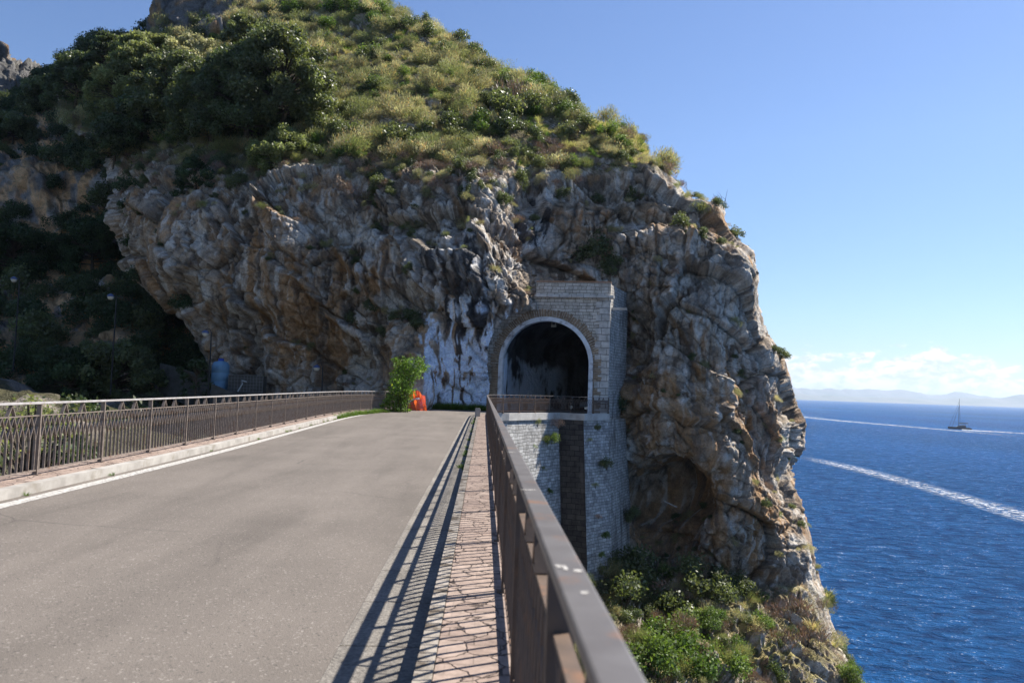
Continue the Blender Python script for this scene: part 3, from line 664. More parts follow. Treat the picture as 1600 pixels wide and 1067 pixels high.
# ---- individual bushes, each with a few stems
def stems(name, seed, h, m=None):
    g = random.Random(seed); b = MB()
    for i in range(5):
        a = g.random()*6.28; l = h*(.5+.4*g.random()); b.tube([(0, 0, -.15), (.2*l*math.cos(a), .2*l*math.sin(a), .45*l), (.6*l*math.cos(a), .6*l*math.sin(a), l)], [.035, .025, .008], 5, False)
    me = bpy.data.meshes.new(name); me.from_pydata(b.v, [], b.f); me.materials.append(m or MT['bark']); return me
STEM = stems('stem', 3, 1.)
def bush(kind, at, s, label, group=None, h=1., name='bush', sink=.15, cat='bush'):
    me = BM[kind][random.randrange(len(BM[kind]))]
    o = empty(name, (at[0], at[1], at[2]-sink*s), random.random()*6.28); o.scale = (s, s, s*h)
    link('foliage', me, None, o); link('stem', STEM, None, o)
    return tag(o, label, cat, group)
SK = 'dark green bushes on the skyline ridge'
for x, y, s, k in [(642,45,1.5,'dark'),(665,58,1.6,'dark'),(690,75,1.2,'dark'),(742,86,1.5,'dark'),(762,102,1.4,'dark'),(785,118,1.3,'green'),(850,146,1.3,'olive'),(868,160,1.3,'dark'),(885,176,1.3,'dark'),(905,188,1.3,'dark'),(915,205,1.2,'dark'),(948,212,1.1,'green'),(970,222,.9,'olive')]:
    bush(k, surf(x, y), s, 'dark green bush standing on the sunlit skyline ridge above the tunnel', SK)
bush('twig', surf(800, 165), 2.6, 'big grey twiggy bush on the slope just below the skyline', None, 1.1)
bush('dark', surf(785, 185), 2.2, 'dark green bush under the big grey twiggy bush')
bush('dark', surf(830, 178), 1.9, 'dark bush between the grey twiggy bush and the skyline')
for x, y, s in [(520,12,1.8),(560,18,1.6),(600,22,1.5),(545,8,1.5)]:
    bush('green', surf(x, y), s, 'bright green bush near the top of the scrub slope', 'green bushes near the top of the slope')
for x, y, s in [(645,75,1.0),(655,92,.9),(560,160,1.2),(610,175,1.3),(700,160,1.1),(450,130,1.2)]:
    bush('olive', surf(x, y), s, 'rounded olive green bush among the grey scrub on the slope', 'olive green bushes on the slope')
for x, y, s in [(700,205,1.6),(660,215,1.5),(720,225,1.2),(620,225,1.7),(560,220,1.6),(505,215,1.7)]:
    bush('dark', surf(x, y), s, 'dark bush at the lower edge of the scrub slope over the cliff', 'dark bushes along the cliff top')
for x, y, s in [(765,250,1.3),(780,268,1.),(655,285,.9),(870,262,1.1)]:
    bush('twig', surf(x, y), s, 'bare grey twiggy bush at the top edge of the rock face', 'grey twiggy bushes at the cliff edge')
bush('dark', surf(930, 405), 1.9, 'dark bush in the hollow directly above the tunnel parapet', None, 1.1)
bush('dark', surf(955, 425), 1.3, 'small dark bush beside the right end of the tunnel parapet')
bush('olive', surf(1100, 322), 1.1, 'olive bush on the flat step of the cliff edge at the skyline')
bush('dark', surf(1148, 372), .9, 'small bush in the notch of the cliff skyline above the sea')
bush('dark', surf(1060, 355), 1.0, 'dark bush on the brown ledge of the upper right cliff')
bush('green', surf(975, 228), 1.0, 'light green bush on the yellow grass near the cliff edge')
for x, y, s in [(580,480,.9),(545,500,.8),(640,500,.9),(655,515,.7),(590,520,.7)]:
    bush('dark', surf(x, y), s, 'dark bush rooted on the shaded ledge of the rock face left of the tunnel', 'dark bushes on the ledge left of the tunnel')
bush('dark', surf(980, 640), 1.1, 'dark bush in the crevice between the tunnel wall and the cliff', None, 1.4)
bush('dark', surf(1215, 560), .7, 'small green bush on the right edge of the cliff above the horizon')
bush('dark', surf(1120, 325), .7, 'little dark bush at the right end of the flat cliff step')
bush('olive', surf(1235, 690), .6, 'small grey bush on the sea side edge of the cliff')
for x, y, s in [(1055,1000,1.6),(1015,1015,1.7),(1100,1020,1.5),(1005,1055,1.9),(1060,1055,1.8),(1120,1060,1.6),(1035,1035,1.7)]:
    bush('green', surf(x, y), s, 'sunlit bright green bush on the slope below the bridge', 'bright green bushes below the bridge')
for x, y, s in [(990,925,2.),(1030,945,2.),(1080,935,1.9),(1120,905,1.4),(1150,925,1.3),(970,960,2.),(955,925,1.6),(1010,900,1.5),(1050,965,1.8),(1110,960,1.6)]:
    bush('dark', surf(x, y), s, 'dark bush in shade at the foot of the tunnel wall and cliff', 'dark bushes at the foot of the cliff')
for x, y, s in [(1240,960,1.5),(1260,1000,1.4),(1215,1010,1.2)]:
    bush('twig', surf(x, y), s, 'grey thorny bush on the lower right rocks above the sea', 'grey thorny bushes on the lower rocks')
bush('green', surf(1180, 985), .9, 'green bush on the boulder beside the grey thorny bushes')
gr_ = BM['grass'][0]
for x, y, s in [(1082,950+0,1.2),(1290,935,1.6),(1265,985,1.5),(1300,1010,1.5)]:
    a = surf(x, y); o = link('grass_tuft', gr_); o.location = a; o.scale = (s, s, s); tag(o, 'straw coloured grass tuft on the lower right rocks above the sea', 'grass tuft', 'dry grass tufts on the lower rocks')

# ------------------------------------------------------------------ trees
def tree(at, H, Rr, label, m, seed, group=None, leaf=.075, nper=650, flat=.85, name='tree', spread=1., n=26, bare=.32, brown=0.):
    leaf *= 1.3; bare *= .4; n = int(n*2.6); nper *= 1.15
    g = random.Random(seed); o = empty(name, tuple(at)); tag(o, label, 'tree', group)
    b = MB(); lean = (g.uniform(-.08, .08)*H, g.uniform(-.08, .08)*H); top = Vector((lean[0], lean[1], H*.72))
    b.tube([(0, 0, -.6), (lean[0]*.2, lean[1]*.3, H*.25), (lean[0]*.7, lean[1]*.6, H*.5), tuple(top)], [H*.032, H*.026, H*.017, H*.006], 8)
    cs = []; rs = []
    for i in range(n):
        a = i*2.399+g.uniform(-.4, .4); e = g.random()**.75; rad = Rr*math.sqrt(max(.05, 1-(2*e-.75)**2*.62))*(.35+.65*g.random()**.6)*spread
        z = H*(bare+(1-bare)*e*.93); c_ = (lean[0]*e+rad*math.cos(a), lean[1]*e+rad*math.sin(a), z)
        cs.append(c_); rs.append(Rr*g.uniform(.13, .25))
        s0 = Vector((lean[0]*.5*e, lean[1]*.5*e, H*(.2+.5*e)*.9)); mid = s0.lerp(Vector(c_), .55)+Vector((0, 0, .04*H))
        b.tube([tuple(s0), tuple(mid), c_], [H*.011, H*.007, H*.003], 5, False)
    b.build('trunk', MT['bark'], o, True)
    link('crown', leaves('crown', m, cs, rs, nper, leaf, seed, 'leaf', flat, brown, .7), None, o)
    return o
def tr(x, y, fn, *a, **k): return tree(fn(x, y), *a, **k)
tr(445, 222, surf, 9.5, 4.6, 'large glossy evergreen oak at the cliff top, its right side in full sun', MT['leaf_dark'], 31, n=44, leaf=.1, nper=520, bare=.2)
tr(385, 232, surf, 8.5, 4.2, 'dark evergreen tree leaning against the left of the large glossy oak', MT['leaf_dark'], 32, n=36, leaf=.09, bare=.2)
tr(330, 225, surf, 7.5, 4., 'dark evergreen tree second to the left of the large glossy oak', MT['leaf_dark'], 33, n=34, leaf=.09, bare=.15)
tr(430, 268, surf, 4.2, 2.4, 'small light green tree at the foot of the large glossy oak', MT['leaf_olive'], 34, n=20, leaf=.08, bare=.15)
tr(150, 232, surf, 5.5, 3.2, 'dark spreading tree at the left end of the cliff top', MT['leaf_dark'], 60, n=26, leaf=.1, bare=.1)
tr(178, 262, surf, 4.5, 2.8, 'dark tree drooping over the left edge of the rock face', MT['leaf_dark'], 62, n=22, leaf=.09, bare=.05)
for x, y, s in [(196,300,1.5),(188,340,1.2),(215,385,1.2),(250,430,1.3),(205,330,1.),(290,480,1.2)]:
    bush('wood', surf(x, y), s, 'dark shaded bush on the left edge of the rock face', 'dark bushes down the left edge of the rock face')
tr(215, 235, surf, 5., 3.4, 'low dark tree under the wide dark tree at the cliff top', MT['leaf_wood'], 61, n=26, leaf=.1, bare=.1)
tr(265, 205, surf, 8., 4.2, 'wide dark tree below the pines on the left shoulder of the slope', MT['leaf_dark'], 35, n=34, leaf=.1, bare=.15)
tr(235, 165, surf, 7.2, 4.2, 'tall spreading pine on the skyline left of the bare crag', MT['leaf_olive'], 36, n=34, leaf=.1, flat=.5, name='pine_tree', bare=.4)
tr(165, 165, surf, 7.4, 2.6, 'dark layered pine on the skyline, its top standing clear against the sky', MT['leaf_dark'], 37, n=24, leaf=.1, flat=.45, name='pine_tree', bare=.4)
tr(120, 175, surf, 6.0, 3.2, 'rounded tree on the skyline at the left of the layered pine', MT['leaf_dark'], 38, n=24, leaf=.1, bare=.2)
tr(190, 200, surf, 6.5, 3.3, 'olive green tree below the layered pine catching the sun', MT['leaf_olive'], 39, n=24, leaf=.1, bare=.2)
tr(300, 150, surf, 6.5, 3.3, 'grey green tree under the foot of the bare crag', MT['leaf_scrub'], 40, n=24, leaf=.1, bare=.2)
tr(385, 95, surf, 4.2, 2.4, 'small round tree on the slope just below and right of the bare crag', MT['leaf_dark'], 41, n=22, leaf=.1, bare=.15)
tr(300, 305, surf, 3.4, 2.0, 'small dark tree clinging to the left part of the rock face', MT['leaf_wood'], 42, n=16, leaf=.08, bare=.15)
tr(75, 180, hsurf, 4.5, 3.6, 'dark tree on the far left skyline beside the grey peak', MT['leaf_dark'], 43, n=26, leaf=.11, bare=.15)
tr(20, 225, hsurf, 4., 3.4, 'grey green tree at the left edge below the grey peak', MT['leaf_dark'], 44, n=26, leaf=.11, bare=.15)
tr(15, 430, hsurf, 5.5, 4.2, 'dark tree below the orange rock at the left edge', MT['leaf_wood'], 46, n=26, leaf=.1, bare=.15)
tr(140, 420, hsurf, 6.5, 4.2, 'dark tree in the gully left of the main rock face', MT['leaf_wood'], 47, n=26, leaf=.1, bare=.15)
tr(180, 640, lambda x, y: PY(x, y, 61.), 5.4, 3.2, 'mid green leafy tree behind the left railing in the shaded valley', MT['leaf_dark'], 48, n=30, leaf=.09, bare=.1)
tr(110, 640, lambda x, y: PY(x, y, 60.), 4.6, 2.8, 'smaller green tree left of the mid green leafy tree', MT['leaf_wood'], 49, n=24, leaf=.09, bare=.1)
tr(305, 625, lambda x, y: PY(x, y, 57.), 3., 1.3, 'small dark tree in front of the blue water tank', MT['leaf_wood'], 50, n=16, leaf=.07, bare=.15)
tr(60, 665, lambda x, y: PY(x, y, 17.5)*np.array([1, 1, 0])+np.array([0, 0, -3.4]), 4.55, 1.05, 'young olive with pale leaf tips rising behind the left railing', MT['leaf_olive'], 51, n=16, leaf=.035, nper=500, bare=1.2, name='olive_tree')

# ivy mound at the railing end
a = PZ(628, 641, 0.12); iv = empty('ivy_bush', (a[0], a[1]+.2, 0)); tag(iv, 'bright green ivy mound over the far end of the left railing', 'ivy')
cs = []; rs = []; g = random.Random(5)
for cx, cy, r_ in [(628,572,.42),(640,570,.4),(655,566,.32),(625,585,.5),(640,588,.42),(650,583,.35),(622,600,.5),(635,602,.4),(615,615,.35),(622,620,.5),(632,625,.35),(612,632,.28),(625,634,.4),(608,622,.25),(640,612,.3),(603,630,.2),(596,634,.14),(664,575,.22),(618,563,.2)]:
    w = PY(cx, cy, a[1]+.2+g.uniform(-.2, .5)); cs.append((w[0]-a[0], w[1]-a[1]-.2, w[2])); rs.append(r_*1.25)
link('foliage', leaves('ivy', MT['leaf_ivy'], cs, rs, 1300, .065, 5, 'leaf', 1., .04, 1.), None, iv)
b = MB()
for i in range(6): b.tube([(.1*i-.2, 0, -.1), (.12*i-.3, .05, 1.2), (.2*i-.4, .1, 2.3)], [.03, .02, .01], 5)
b.build('stem', MT['bark'], iv)

# ------------------------------------------------------------------ the bridge
KL = [(-5.95, -6), (-5.92, 6), (-5.9, 16), (-6.05, 23), (-6.3, 32), (-6.35, 38), (-6.1, 42), (-5.5, 45.5), (-4.5, 48.2)]
def smooth_path(pts, n=8):
    P = [Vector((*p_, 0)) if len(p_) == 2 else Vector(p_) for p_ in pts]; out = []
    for i in range(len(P)-1):
        p0 = P[max(i-1, 0)]; p1 = P[i]; p2 = P[i+1]; p3 = P[min(i+2, len(P)-1)]
        for k in range(n):
            t_ = k/n; out.append(.5*((2*p1)+(p2-p0)*t_+(2*p0-5*p1+4*p2-p3)*t_*t_+(3*p1-p0-3*p2+p3)*t_**3))
    out.append(P[-1]); return out
def offset(P, d_):
    out = []
    for i, p_ in enumerate(P):
        t_ = (P[min(i+1, len(P)-1)]-P[max(i-1, 0)]).normalized(); out.append(p_+Vector((t_.y, -t_.x, 0))*d_)
    return out
KLp = smooth_path(KL)
RC = [(.0, -4), (.0, 10), (.0, 25), (.0, 38), (.02, 42.5), (.12, 44.9), (.45, 46.5), (1.3, 47.8), (2.6, 49.8), (4.9, 52.9), (6.45, 52.3), (8.35, 54.3)]
def strip(name, A, B, z, mt, kind='structure', side=None, label=None, z0=None):
    b = MB()
    for i in range(len(A)-1):
        b.quad((A[i].x, A[i].y, z), (B[i].x, B[i].y, z), (B[i+1].x, B[i+1].y, z), (A[i+1].x, A[i+1].y, z))
        if z0 is not None:
            for Q in (A, B): b.quad((Q[i].x, Q[i].y, z0), (Q[i].x, Q[i].y, z), (Q[i+1].x, Q[i+1].y, z), (Q[i+1].x, Q[i+1].y, z0))
    if z0 is not None:
        for i in (0, -1): b.quad((A[i].x, A[i].y, z0), (A[i].x, A[i].y, z), (B[i].x, B[i].y, z), (B[i].x, B[i].y, z0))
    o = b.build(name, mt); tag(o, label, None, None, kind); return o
# road: one sheet over the bridge and the platform before the tunnel
b = MB()
outl = [(p_.x, p_.y) for p_ in KLp]+[(-4.4, 56.5), (0, 57.5), (2.5, 58.5)]
right = [(-.3, -6), (-.3, 42), (.0, 45.5), (.8, 47.4), (2.4, 49.8), (4.8, 53), (6.45, 52.5), (8.2, 54.4), (8.6, 57)]
b.poly([(x, y, 0) for x, y in right]+[(x, y, 0) for x, y in outl[::-1]])
tag(b.build('road', MT['asphalt']), 'pale grey asphalt carriageway over the bridge', None, None, 'structure')
strip('kerb', offset(KLp, 0), offset(KLp, -.16), .125, MT['kerb'], z0=-.05, label='whitened stone kerb along the left footway')
strip('footway', offset(KLp, -.165), offset(KLp, -.78), .118, MT['paver'], z0=-.05, label='narrow paved footway by the left railing')
LN = [p_ for p_ in KLp if p_.y < 41]
strip('edge_line', offset(LN, .14), offset(LN, .34), .004, MT['line'], label='worn white line along the left kerb')
KRp = smooth_path([(-.3, -6), (-.3, 10), (-.3, 30), (-.3, 40), (-.28, 43.0)])
strip('kerb', KRp, offset(KRp, .095), .15, MT['kerb_right'], z0=-.05, label='narrow pale kerb stones along the right footway')
FRp = smooth_path([(-.3, -6), (-.3, 10), (-.3, 30), (-.3, 40), (-.28, 44.0)])
strip('footway', offset(FRp, .1), offset(FRp, .56), .142, MT['paver'], z0=-.05, label='narrow footway of cracked reddish pavers by the right railing')
GU = smooth_path([(-.3, -6), (-.3, 10), (-.3, 30), (-.3, 38), (-.2, 42.5), (.1, 45)])
strip('gutter', offset(GU, -.52), offset(GU, -.004), .006, MT['gutter'], label='strip of rough concrete gutter by the right kerb')
# bridge slab and arch under the road
b = MB(); b.box(-6.85, .42, -8, 47.2, -1.3, -.06); 
for i in range(16):
    t0 = -1+2*i/16; t1 = -1+2*(i+1)/16
    for xa, xb in ((-6.6, .2),):
        y0_, y1_ = 23+25*t0, 23+25*t1; z0_, z1_ = -2.6-14*t0**2, -2.6-14*t1**2
        b.hexa([(xa, y0_, z0_-.9), (xb, y0_, z0_-.9), (xb, y1_, z1_-.9), (xa, y1_, z1_-.9), (xa, y0_, z0_), (xb, y0_, z0_), (xb, y1_, z1_), (xa, y1_, z1_)])
        if i % 2: b.box(xa+.3, xb-.3, y0_-.2, y0_+.2, z0_-.2, -1.3)
o = b.build('road_bridge', MT['concrete']); tag(o, 'pale concrete arched road bridge carrying the carriageway', 'bridge')

# railing
def panel_mesh(L=1.9, nb_=14):
    b = MB(); s = L/nb_; dp = .034
    b.box(.02, L-.02, -.022, .022, .06, .078); b.box(.02, L-.02, -.02, .02, .85, .864)
    zs = [.50, .60, .70, .78, .85]; w = [0, .20, .50, .76, 1.]
    for i in range(nb_):
        x = s*(i+.5); b.box(x-.006, x+.006, -dp/2, dp/2, .078, .50)
        for sg in (-1, 1):
            for k in range(4):
                xa = x+sg*s*w[k]; xb = x+sg*s*w[k+1]
                if xb < .01 or xb > L-.01: xb = min(max(xb, .02), L-.02)
                if xa < .01 or xa > L-.01: continue
                b.bar((xa, 0, zs[k]), (xb, 0, zs[k+1]), .010, dp-.002*(sg+1))
    for c_ in (L*.36, L*.64):
        for sg in (-1, 1): b.bar((c_+sg*.085, 0, .866), (c_, 0, 1.015), .012, .05-.002*sg)
    me = bpy.data.meshes.new('baluster_panel'); me.from_pydata(b.v, [], b.f); return me
PM = {}
def railing(name, path, z, label, mt, hm, pitch=1.92, start=0., hw=.075):
    root = empty(name, (path[0].x, path[0].y, z)); tag(root, label, 'railing'); inv = Matrix.Translation(-Vector((path[0].x, path[0].y, z)))
    P = path; seg_ = [0.]
    for i in range(1, len(P)): seg_.append(seg_[-1]+(P[i]-P[i-1]).length)
    def at(s_):
        s_ = min(max(s_, 0), seg_[-1]-1e-4)
        i = max(k for k in range(len(seg_)) if seg_[k] <= s_); i = min(i, len(P)-2); t_ = (s_-seg_[i])/(seg_[i+1]-seg_[i]); return P[i].lerp(P[i+1], t_)
    key = mt.name
    if key not in PM:
        PM[key] = (panel_mesh(), None); PM[key][0].materials.append(mt)
        pb = MB(); pb.box(-.014, .014, -.035, .035, -.05, 1.02); pb.box(-.035, .035, -.065, .065, -.05, .012)
        me_ = bpy.data.meshes.new('post'); me_.from_pydata(pb.v, [], pb.f); me_.materials.append(mt); PM[key] = (PM[key][0], me_)
    pm, post = PM[key]; s_ = start; orig = P[0]
    nbay = round((seg_[-1]-start)/pitch); pt = (seg_[-1]-start)/nbay
    for i in range(nbay+1):
        a_ = at(start+i*pt); n_ = at(start+(i+1)*pt) if i < nbay else a_; t_ = (n_-a_) if i < nbay else a_-at(start+(i-1)*pt)
        an = math.atan2(t_.y, t_.x)
        o = link('post', post, None, root); o.location = (a_.x-orig.x, a_.y-orig.y, 0); o.rotation_euler.z = an
        if i < nbay:
            o = link('baluster_panel', pm, None, root); o.location = (a_.x-orig.x, a_.y-orig.y, 0); o.rotation_euler.z = an; o.scale.x = t_.length/1.9
    b = MB(); w = hw/2; A = offset(P, -w); B = offset(P, w)
    for i in range(len(P)-1):
        c8 = [(A[i], 1.02), (B[i], 1.02), (B[i+1], 1.02), (A[i+1], 1.02), (A[i], 1.052), (B[i], 1.052), (B[i+1], 1.052), (A[i+1], 1.052)]
        b.hexa([(q_.x-orig.x, q_.y-orig.y, zz) for q_, zz in c8])
    # weld so the bevel runs along the whole rail
    me_ = bpy.data.meshes.new('handrail'); me_.from_pydata(b.v, [], b.f); bm = bmesh.new(); bm.from_mesh(me_); bmesh.ops.remove_doubles(bm, verts=bm.verts, dist=1e-4)
    fs = [f_ for f_ in bm.faces if abs(f_.normal.z) < .1 and all(len(e.link_faces) > 2 for e in f_.edges)]
    bmesh.ops.delete(bm, geom=fs, context='FACES'); bm.to_mesh(me_); bm.free()
    o = link('handrail', me_, hm, root); bv = o.modifiers.new('b', 'BEVEL'); bv.width = .007; bv.segments = 2; bv.limit_method = 'ANGLE'
    return root
LP = [p_ for p_ in offset(KLp, -.53)]
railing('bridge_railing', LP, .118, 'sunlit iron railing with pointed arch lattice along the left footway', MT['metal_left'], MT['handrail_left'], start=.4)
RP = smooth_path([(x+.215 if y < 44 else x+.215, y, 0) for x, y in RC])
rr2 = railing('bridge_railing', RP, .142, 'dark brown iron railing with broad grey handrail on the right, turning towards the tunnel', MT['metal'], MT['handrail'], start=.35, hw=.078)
b = MB()
for x, y, w, l in ((.193, 1.90, .018, .03), (.206, 1.885, .012, .05), (.232, 1.86, .022, .026), (.222, 1.66, .016, .022), (.229, 1.668, .008, .01), (.2, 5.2, .06, .03), (.2, 3.3, .07, .02)):
    n = 9; pts = [(x+w/2*math.cos(6.283*k/n)*(.8+.4*random.random())-RP[0].x, y+l/2*math.sin(6.283*k/n)*(.8+.4*random.random())-RP[0].y, 1.0535) for k in range(n)]; b.poly(pts)
b.build('paint_mark', MT['white_mark'], rr2)

# stone bollard at the end of the right footway
a = PZ(746, 655, .0); b = MB(); b.box(-.13, .13, -.12, .12, -.03, .52); b.box(-.11, .11, -.1, .1, .52, .56)
o = b.build('stone_post', MT['kerb'], None, False, .02); o.location = (a[0], a[1], 0); tag(o, 'short squared pale stone post at the far end of the right footway', 'stone post')
# thin grey pole by the limewashed rock
a = PZ(681, 634, 0); b = MB(); b.tube([(0, 0, -.1), (0, 0, 1.7)], .03, 8); b.box(-.07, .07, -.07, .07, -.1, .02); o = b.build('marker_pole', mat('grey_steel', (.32, .33, .35), .5, .3)); o.location = (a[0], a[1]-.3, 0); tag(o, 'thin grey pole standing before the limewashed rock', 'pole')

# grass along the kerb and rock foot
gp = []; g = np.random.default_rng(77)
off1 = offset(KLp, .03)
for i, p_ in enumerate(off1):
    if p_.y > 36: gp += [(p_.x+g.normal()*.05, p_.y+g.normal()*.4, 0) for _ in range(7)]
    elif p_.y > 24: gp += [(p_.x+g.normal()*.02, p_.y+g.normal()*.6, 0)]
    elif p_.y > 8 and i % 3 == 0: gp += [(p_.x+g.normal()*.01, p_.y+g.normal()*1.2, 0)]
gs = [(.28+.25*g.random()) if q_[1] > 35 else .1+.1*g.random() for q_ in gp]
for i in range(170):
    w = PZ(655+105*g.random(), 633.5+4*g.random(), 0.); gp.append((w[0], min(w[1], 54.6)-.3*g.random(), 0)); gs.append(.5+.6*g.random())
for i in range(26):
    gp.append((-.32+.03*g.normal(), 14+28*g.random(), 0)); gs.append(.18+.12*g.random())
scatter('verge_grass', ['ggrass'], np.array(gp), gs, 'short green grass growing in the kerb joints and at the rock foot', 'grass', 8, .15)

# orange safety netting
m = mat('orange_plastic_net', (.95, .13, .02), .5, 0, .4); q = N(m); MT['net'] = m
g_ = q.uv((14, 11, 1)); br = q.n('ShaderNodeTexBrick', offset=0.); q.L(g_, br.inputs['Vector'])
for k, val in (('Scale', 1.), ('Mortar Size', .2), ('Mortar Smooth', 0.), ('Brick Width', 1.), ('Row Height', 1.)): br.inputs[k].default_value = val
tp = q.n('ShaderNodeBsdfTransparent'); mx = q.n('ShaderNodeMixShader'); q.L(q.math('MULTIPLY', q.math('SUBTRACT', 1., br.outputs['Fac']), .85), mx.inputs[0]); tl_ = q.n('ShaderNodeBsdfTranslucent'); tl_.inputs[0].default_value = (1, .2, .03, 1); m2 = q.n('ShaderNodeMixShader'); m2.inputs[0].default_value = .5; q.L(q.b.outputs[0], m2.inputs[1]); q.L(tl_.outputs[0], m2.inputs[2])
q.L(m2.outputs[0], mx.inputs[1]); q.L(tp.outputs[0], mx.inputs[2]); q.L(mx.outputs[0], q.out.inputs[0])
a = PZ(636, 640, 0.); nt = empty('safety_net', (a[0]+.08, a[1]-.9, 0)); nt.scale = (1.08, 1., 1.08); tag(nt, 'bunched orange plastic safety netting with a white band at the end of the left kerb', 'safety net')
nu, nv = 40, 22; V = []; UV = []
for j in range(nv):
    for i in range(nu):
        s_ = i/(nu-1); h_ = j/(nv-1); top = 1.18-.12*abs(s_-.35)*2-.22*s_**3
        x = 1.15*s_+.05*math.sin(9*s_+2*h_); y = .35*math.sin(5.2*s_+1.2)+.13*math.sin(17*s_+4*h_)+.05*math.sin(31*s_-5*h_)
        V.append((x*(1-.08*h_), y, h_*(top+.05*math.sin(14*s_)))); UV.append((s_*1.6, h_))
ii = np.arange(nu*nv).reshape(nv, nu); FF = np.stack([ii[:-1, :-1].ravel(), ii[:-1, 1:].ravel(), ii[1:, 1:].ravel(), ii[1:, :-1].ravel()], 1)
me = mesh_np('netting', np.array(V), FF, True, None, np.array(UV)); link('netting', me, MT['net'], nt)
V2 = []
for i in range(nu):
    s_ = i/(nu-1)*.62
    for hh in (.0, .1):
        h_ = .40+.38*s_/.62-.16*(s_/.62)**2; V2.append((1.15*s_-.01+.05*math.sin(9*s_+2*h_), .35*math.sin(5.2*s_+1.2)+.13*math.sin(17*s_+4*h_)-.06, h_*1.05+hh))
me = mesh_np('band', np.array(V2), np.array([(2*i, 2*i+2, 2*i+3, 2*i+1) for i in range(nu-1)]), True); link('band', me, mat('white_tape', (.75, .75, .75), .6), nt)
b = MB()
for x in (.02, .55, 1.08): b.tube([(x, .35*math.sin(5.2*x/1.15+1.2), -.05), (x, .35*math.sin(5.2*x/1.15+1.2), 1.1)], .014, 6)
b.build('stake', MT['dark'], nt)

# ------------------------------------------------------------------ tunnel portal
pt_ = empty('tunnel_portal', tuple(PC), -PHI); tag(pt_, 'round arched stone tunnel portal with whitewashed rim and block parapet', 'tunnel portal')
Ro, Ri, ZS = 3.32, 3.02, 3.35
def arch(r_, n=28, z0=-.3): return [(-r_, z0)]+[(r_*math.cos(math.pi*(1-k/n)), ZS+r_*math.sin(math.pi*(1-k/n))) for k in range(n+1)]+[(r_, z0)]
def ringmesh(ri, ro, y0, y1, n=28):
    b = MB(); A_ = arch(ri, n); B_ = arch(ro, n); s_ = 0
    for i in range(len(A_)-1):
        a0, a1, b0, b1 = A_[i], A_[i+1], B_[i], B_[i+1]; l = math.dist(b0, b1)
        uv_ = [(0, s_), (0, s_+l), (ro-ri, s_+l), (ro-ri, s_)]; D_ = y1-y0
        b.quad((a0[0], y0, a0[1]), (a1[0], y0, a1[1]), (b1[0], y0, b1[1]), (b0[0], y0, b0[1]), uv_)
        b.quad((a0[0], y0, a0[1]), (a0[0], y1, a0[1]), (a1[0], y1, a1[1]), (a1[0], y0, a1[1]), [(0, s_), (D_, s_), (D_, s_+l), (0, s_+l)])
        b.quad((b0[0], y0, b0[1]), (b1[0], y0, b1[1]), (b1[0], y1, b1[1]), (b0[0], y1, b0[1]), [(0, s_), (0, s_+l), (D_, s_+l), (D_, s_)])
        s_ += l
    return b
ringmesh(Ri, Ro, -.10, .6).build('white_rim', MT['whiteband'], pt_)
# separate rough arch stones
vb = MB(); g = random.Random(3); r1, r2 = Ro+.004, Ro+.52
def vst(p0, p1, q1, q0, y0):
    vb.hexa([(p0[0], y0, p0[1]), (q0[0], y0, q0[1]), (q0[0], .5, q0[1]), (p0[0], .5, p0[1]), (p1[0], y0, p1[1]), (q1[0], y0, q1[1]), (q1[0], .5, q1[1]), (p1[0], .5, p1[1])])
a_ = 0.
while a_ < math.pi-.02:
    da = g.uniform(.035, .062); a2 = min(a_+da-.012, math.pi); R2 = r2+g.uniform(-.07, .1)
    f_ = lambda r_, t_: (r_*math.cos(t_), ZS+r_*math.sin(t_))
    vst(f_(r1, a_), f_(r1, a2), f_(R2, a2), f_(R2, a_), -.04+g.uniform(-.035, .03)); a_ += da
for sx in (-1, 1):
    z_ = -.2
    while z_ < ZS-.05:
        dz = g.uniform(.1, .2); R2 = r2+g.uniform(-.06, .1)
        vst((sx*r1, z_), (sx*r1, min(z_+dz-.02, ZS)), (sx*R2, min(z_+dz-.02, ZS)), (sx*R2, z_), -.04+g.uniform(-.035, .03)); z_ += dz
vm = noisy('rough_arch_stone', (.33, .235, .15), (.17, .125, .09), 1.7, .95, 0, .9, .04, .1, (.4, .31, .22), 2.4, (.55, .65))
vb.build('arch_stones', vm, pt_)
# spandrel wall: grid cells around the arch
def facewall(name, x0, x1, z0, z1, y, mt, R_=None):
    b = MB(); nx = max(2, int((x1-x0)/.2)); 
    for i in range(nx):
        xa = x0+(x1-x0)*i/nx; xb = x0+(x1-x0)*(i+1)/nx
        def low(x):
            if R_ is None or abs(x) >= R_: return z0
            return max(z0, ZS+math.sqrt(R_*R_-x*x))
        b.quad((xa, y, low(xa)), (xb, y, low(xb)), (xb, y, z1), (xa, y, z1), [(xa, low(xa)), (xb, low(xb)), (xb, z1), (xa, z1)])
    return b.build(name, mt, pt_)
facewall('spandrel_wall', -4.6, 3.5, -.5, 8.02, .0, MT['masonry_portal'], Ro+.02)
b = MB()
for i, z_ in enumerate(np.arange(-.5, 8.0, .46)):
    w = .95 if i % 2 else .7; z1_ = min(z_+.448, 8.02)
    b.box(4.36-w, 4.40, -.045, .35, z_, z1_)
b.build('quoin', MT['quoin'], pt_, False, .012)
b = MB(); b.box(3.45, 3.72, -.01, .3, -.5, 8.02); b.build('spandrel_edge', MT['masonry_portal'], pt_)
b = MB(); q_ = [(4.375, .352), (4.75, 2.6), (5.4, 5.2)]
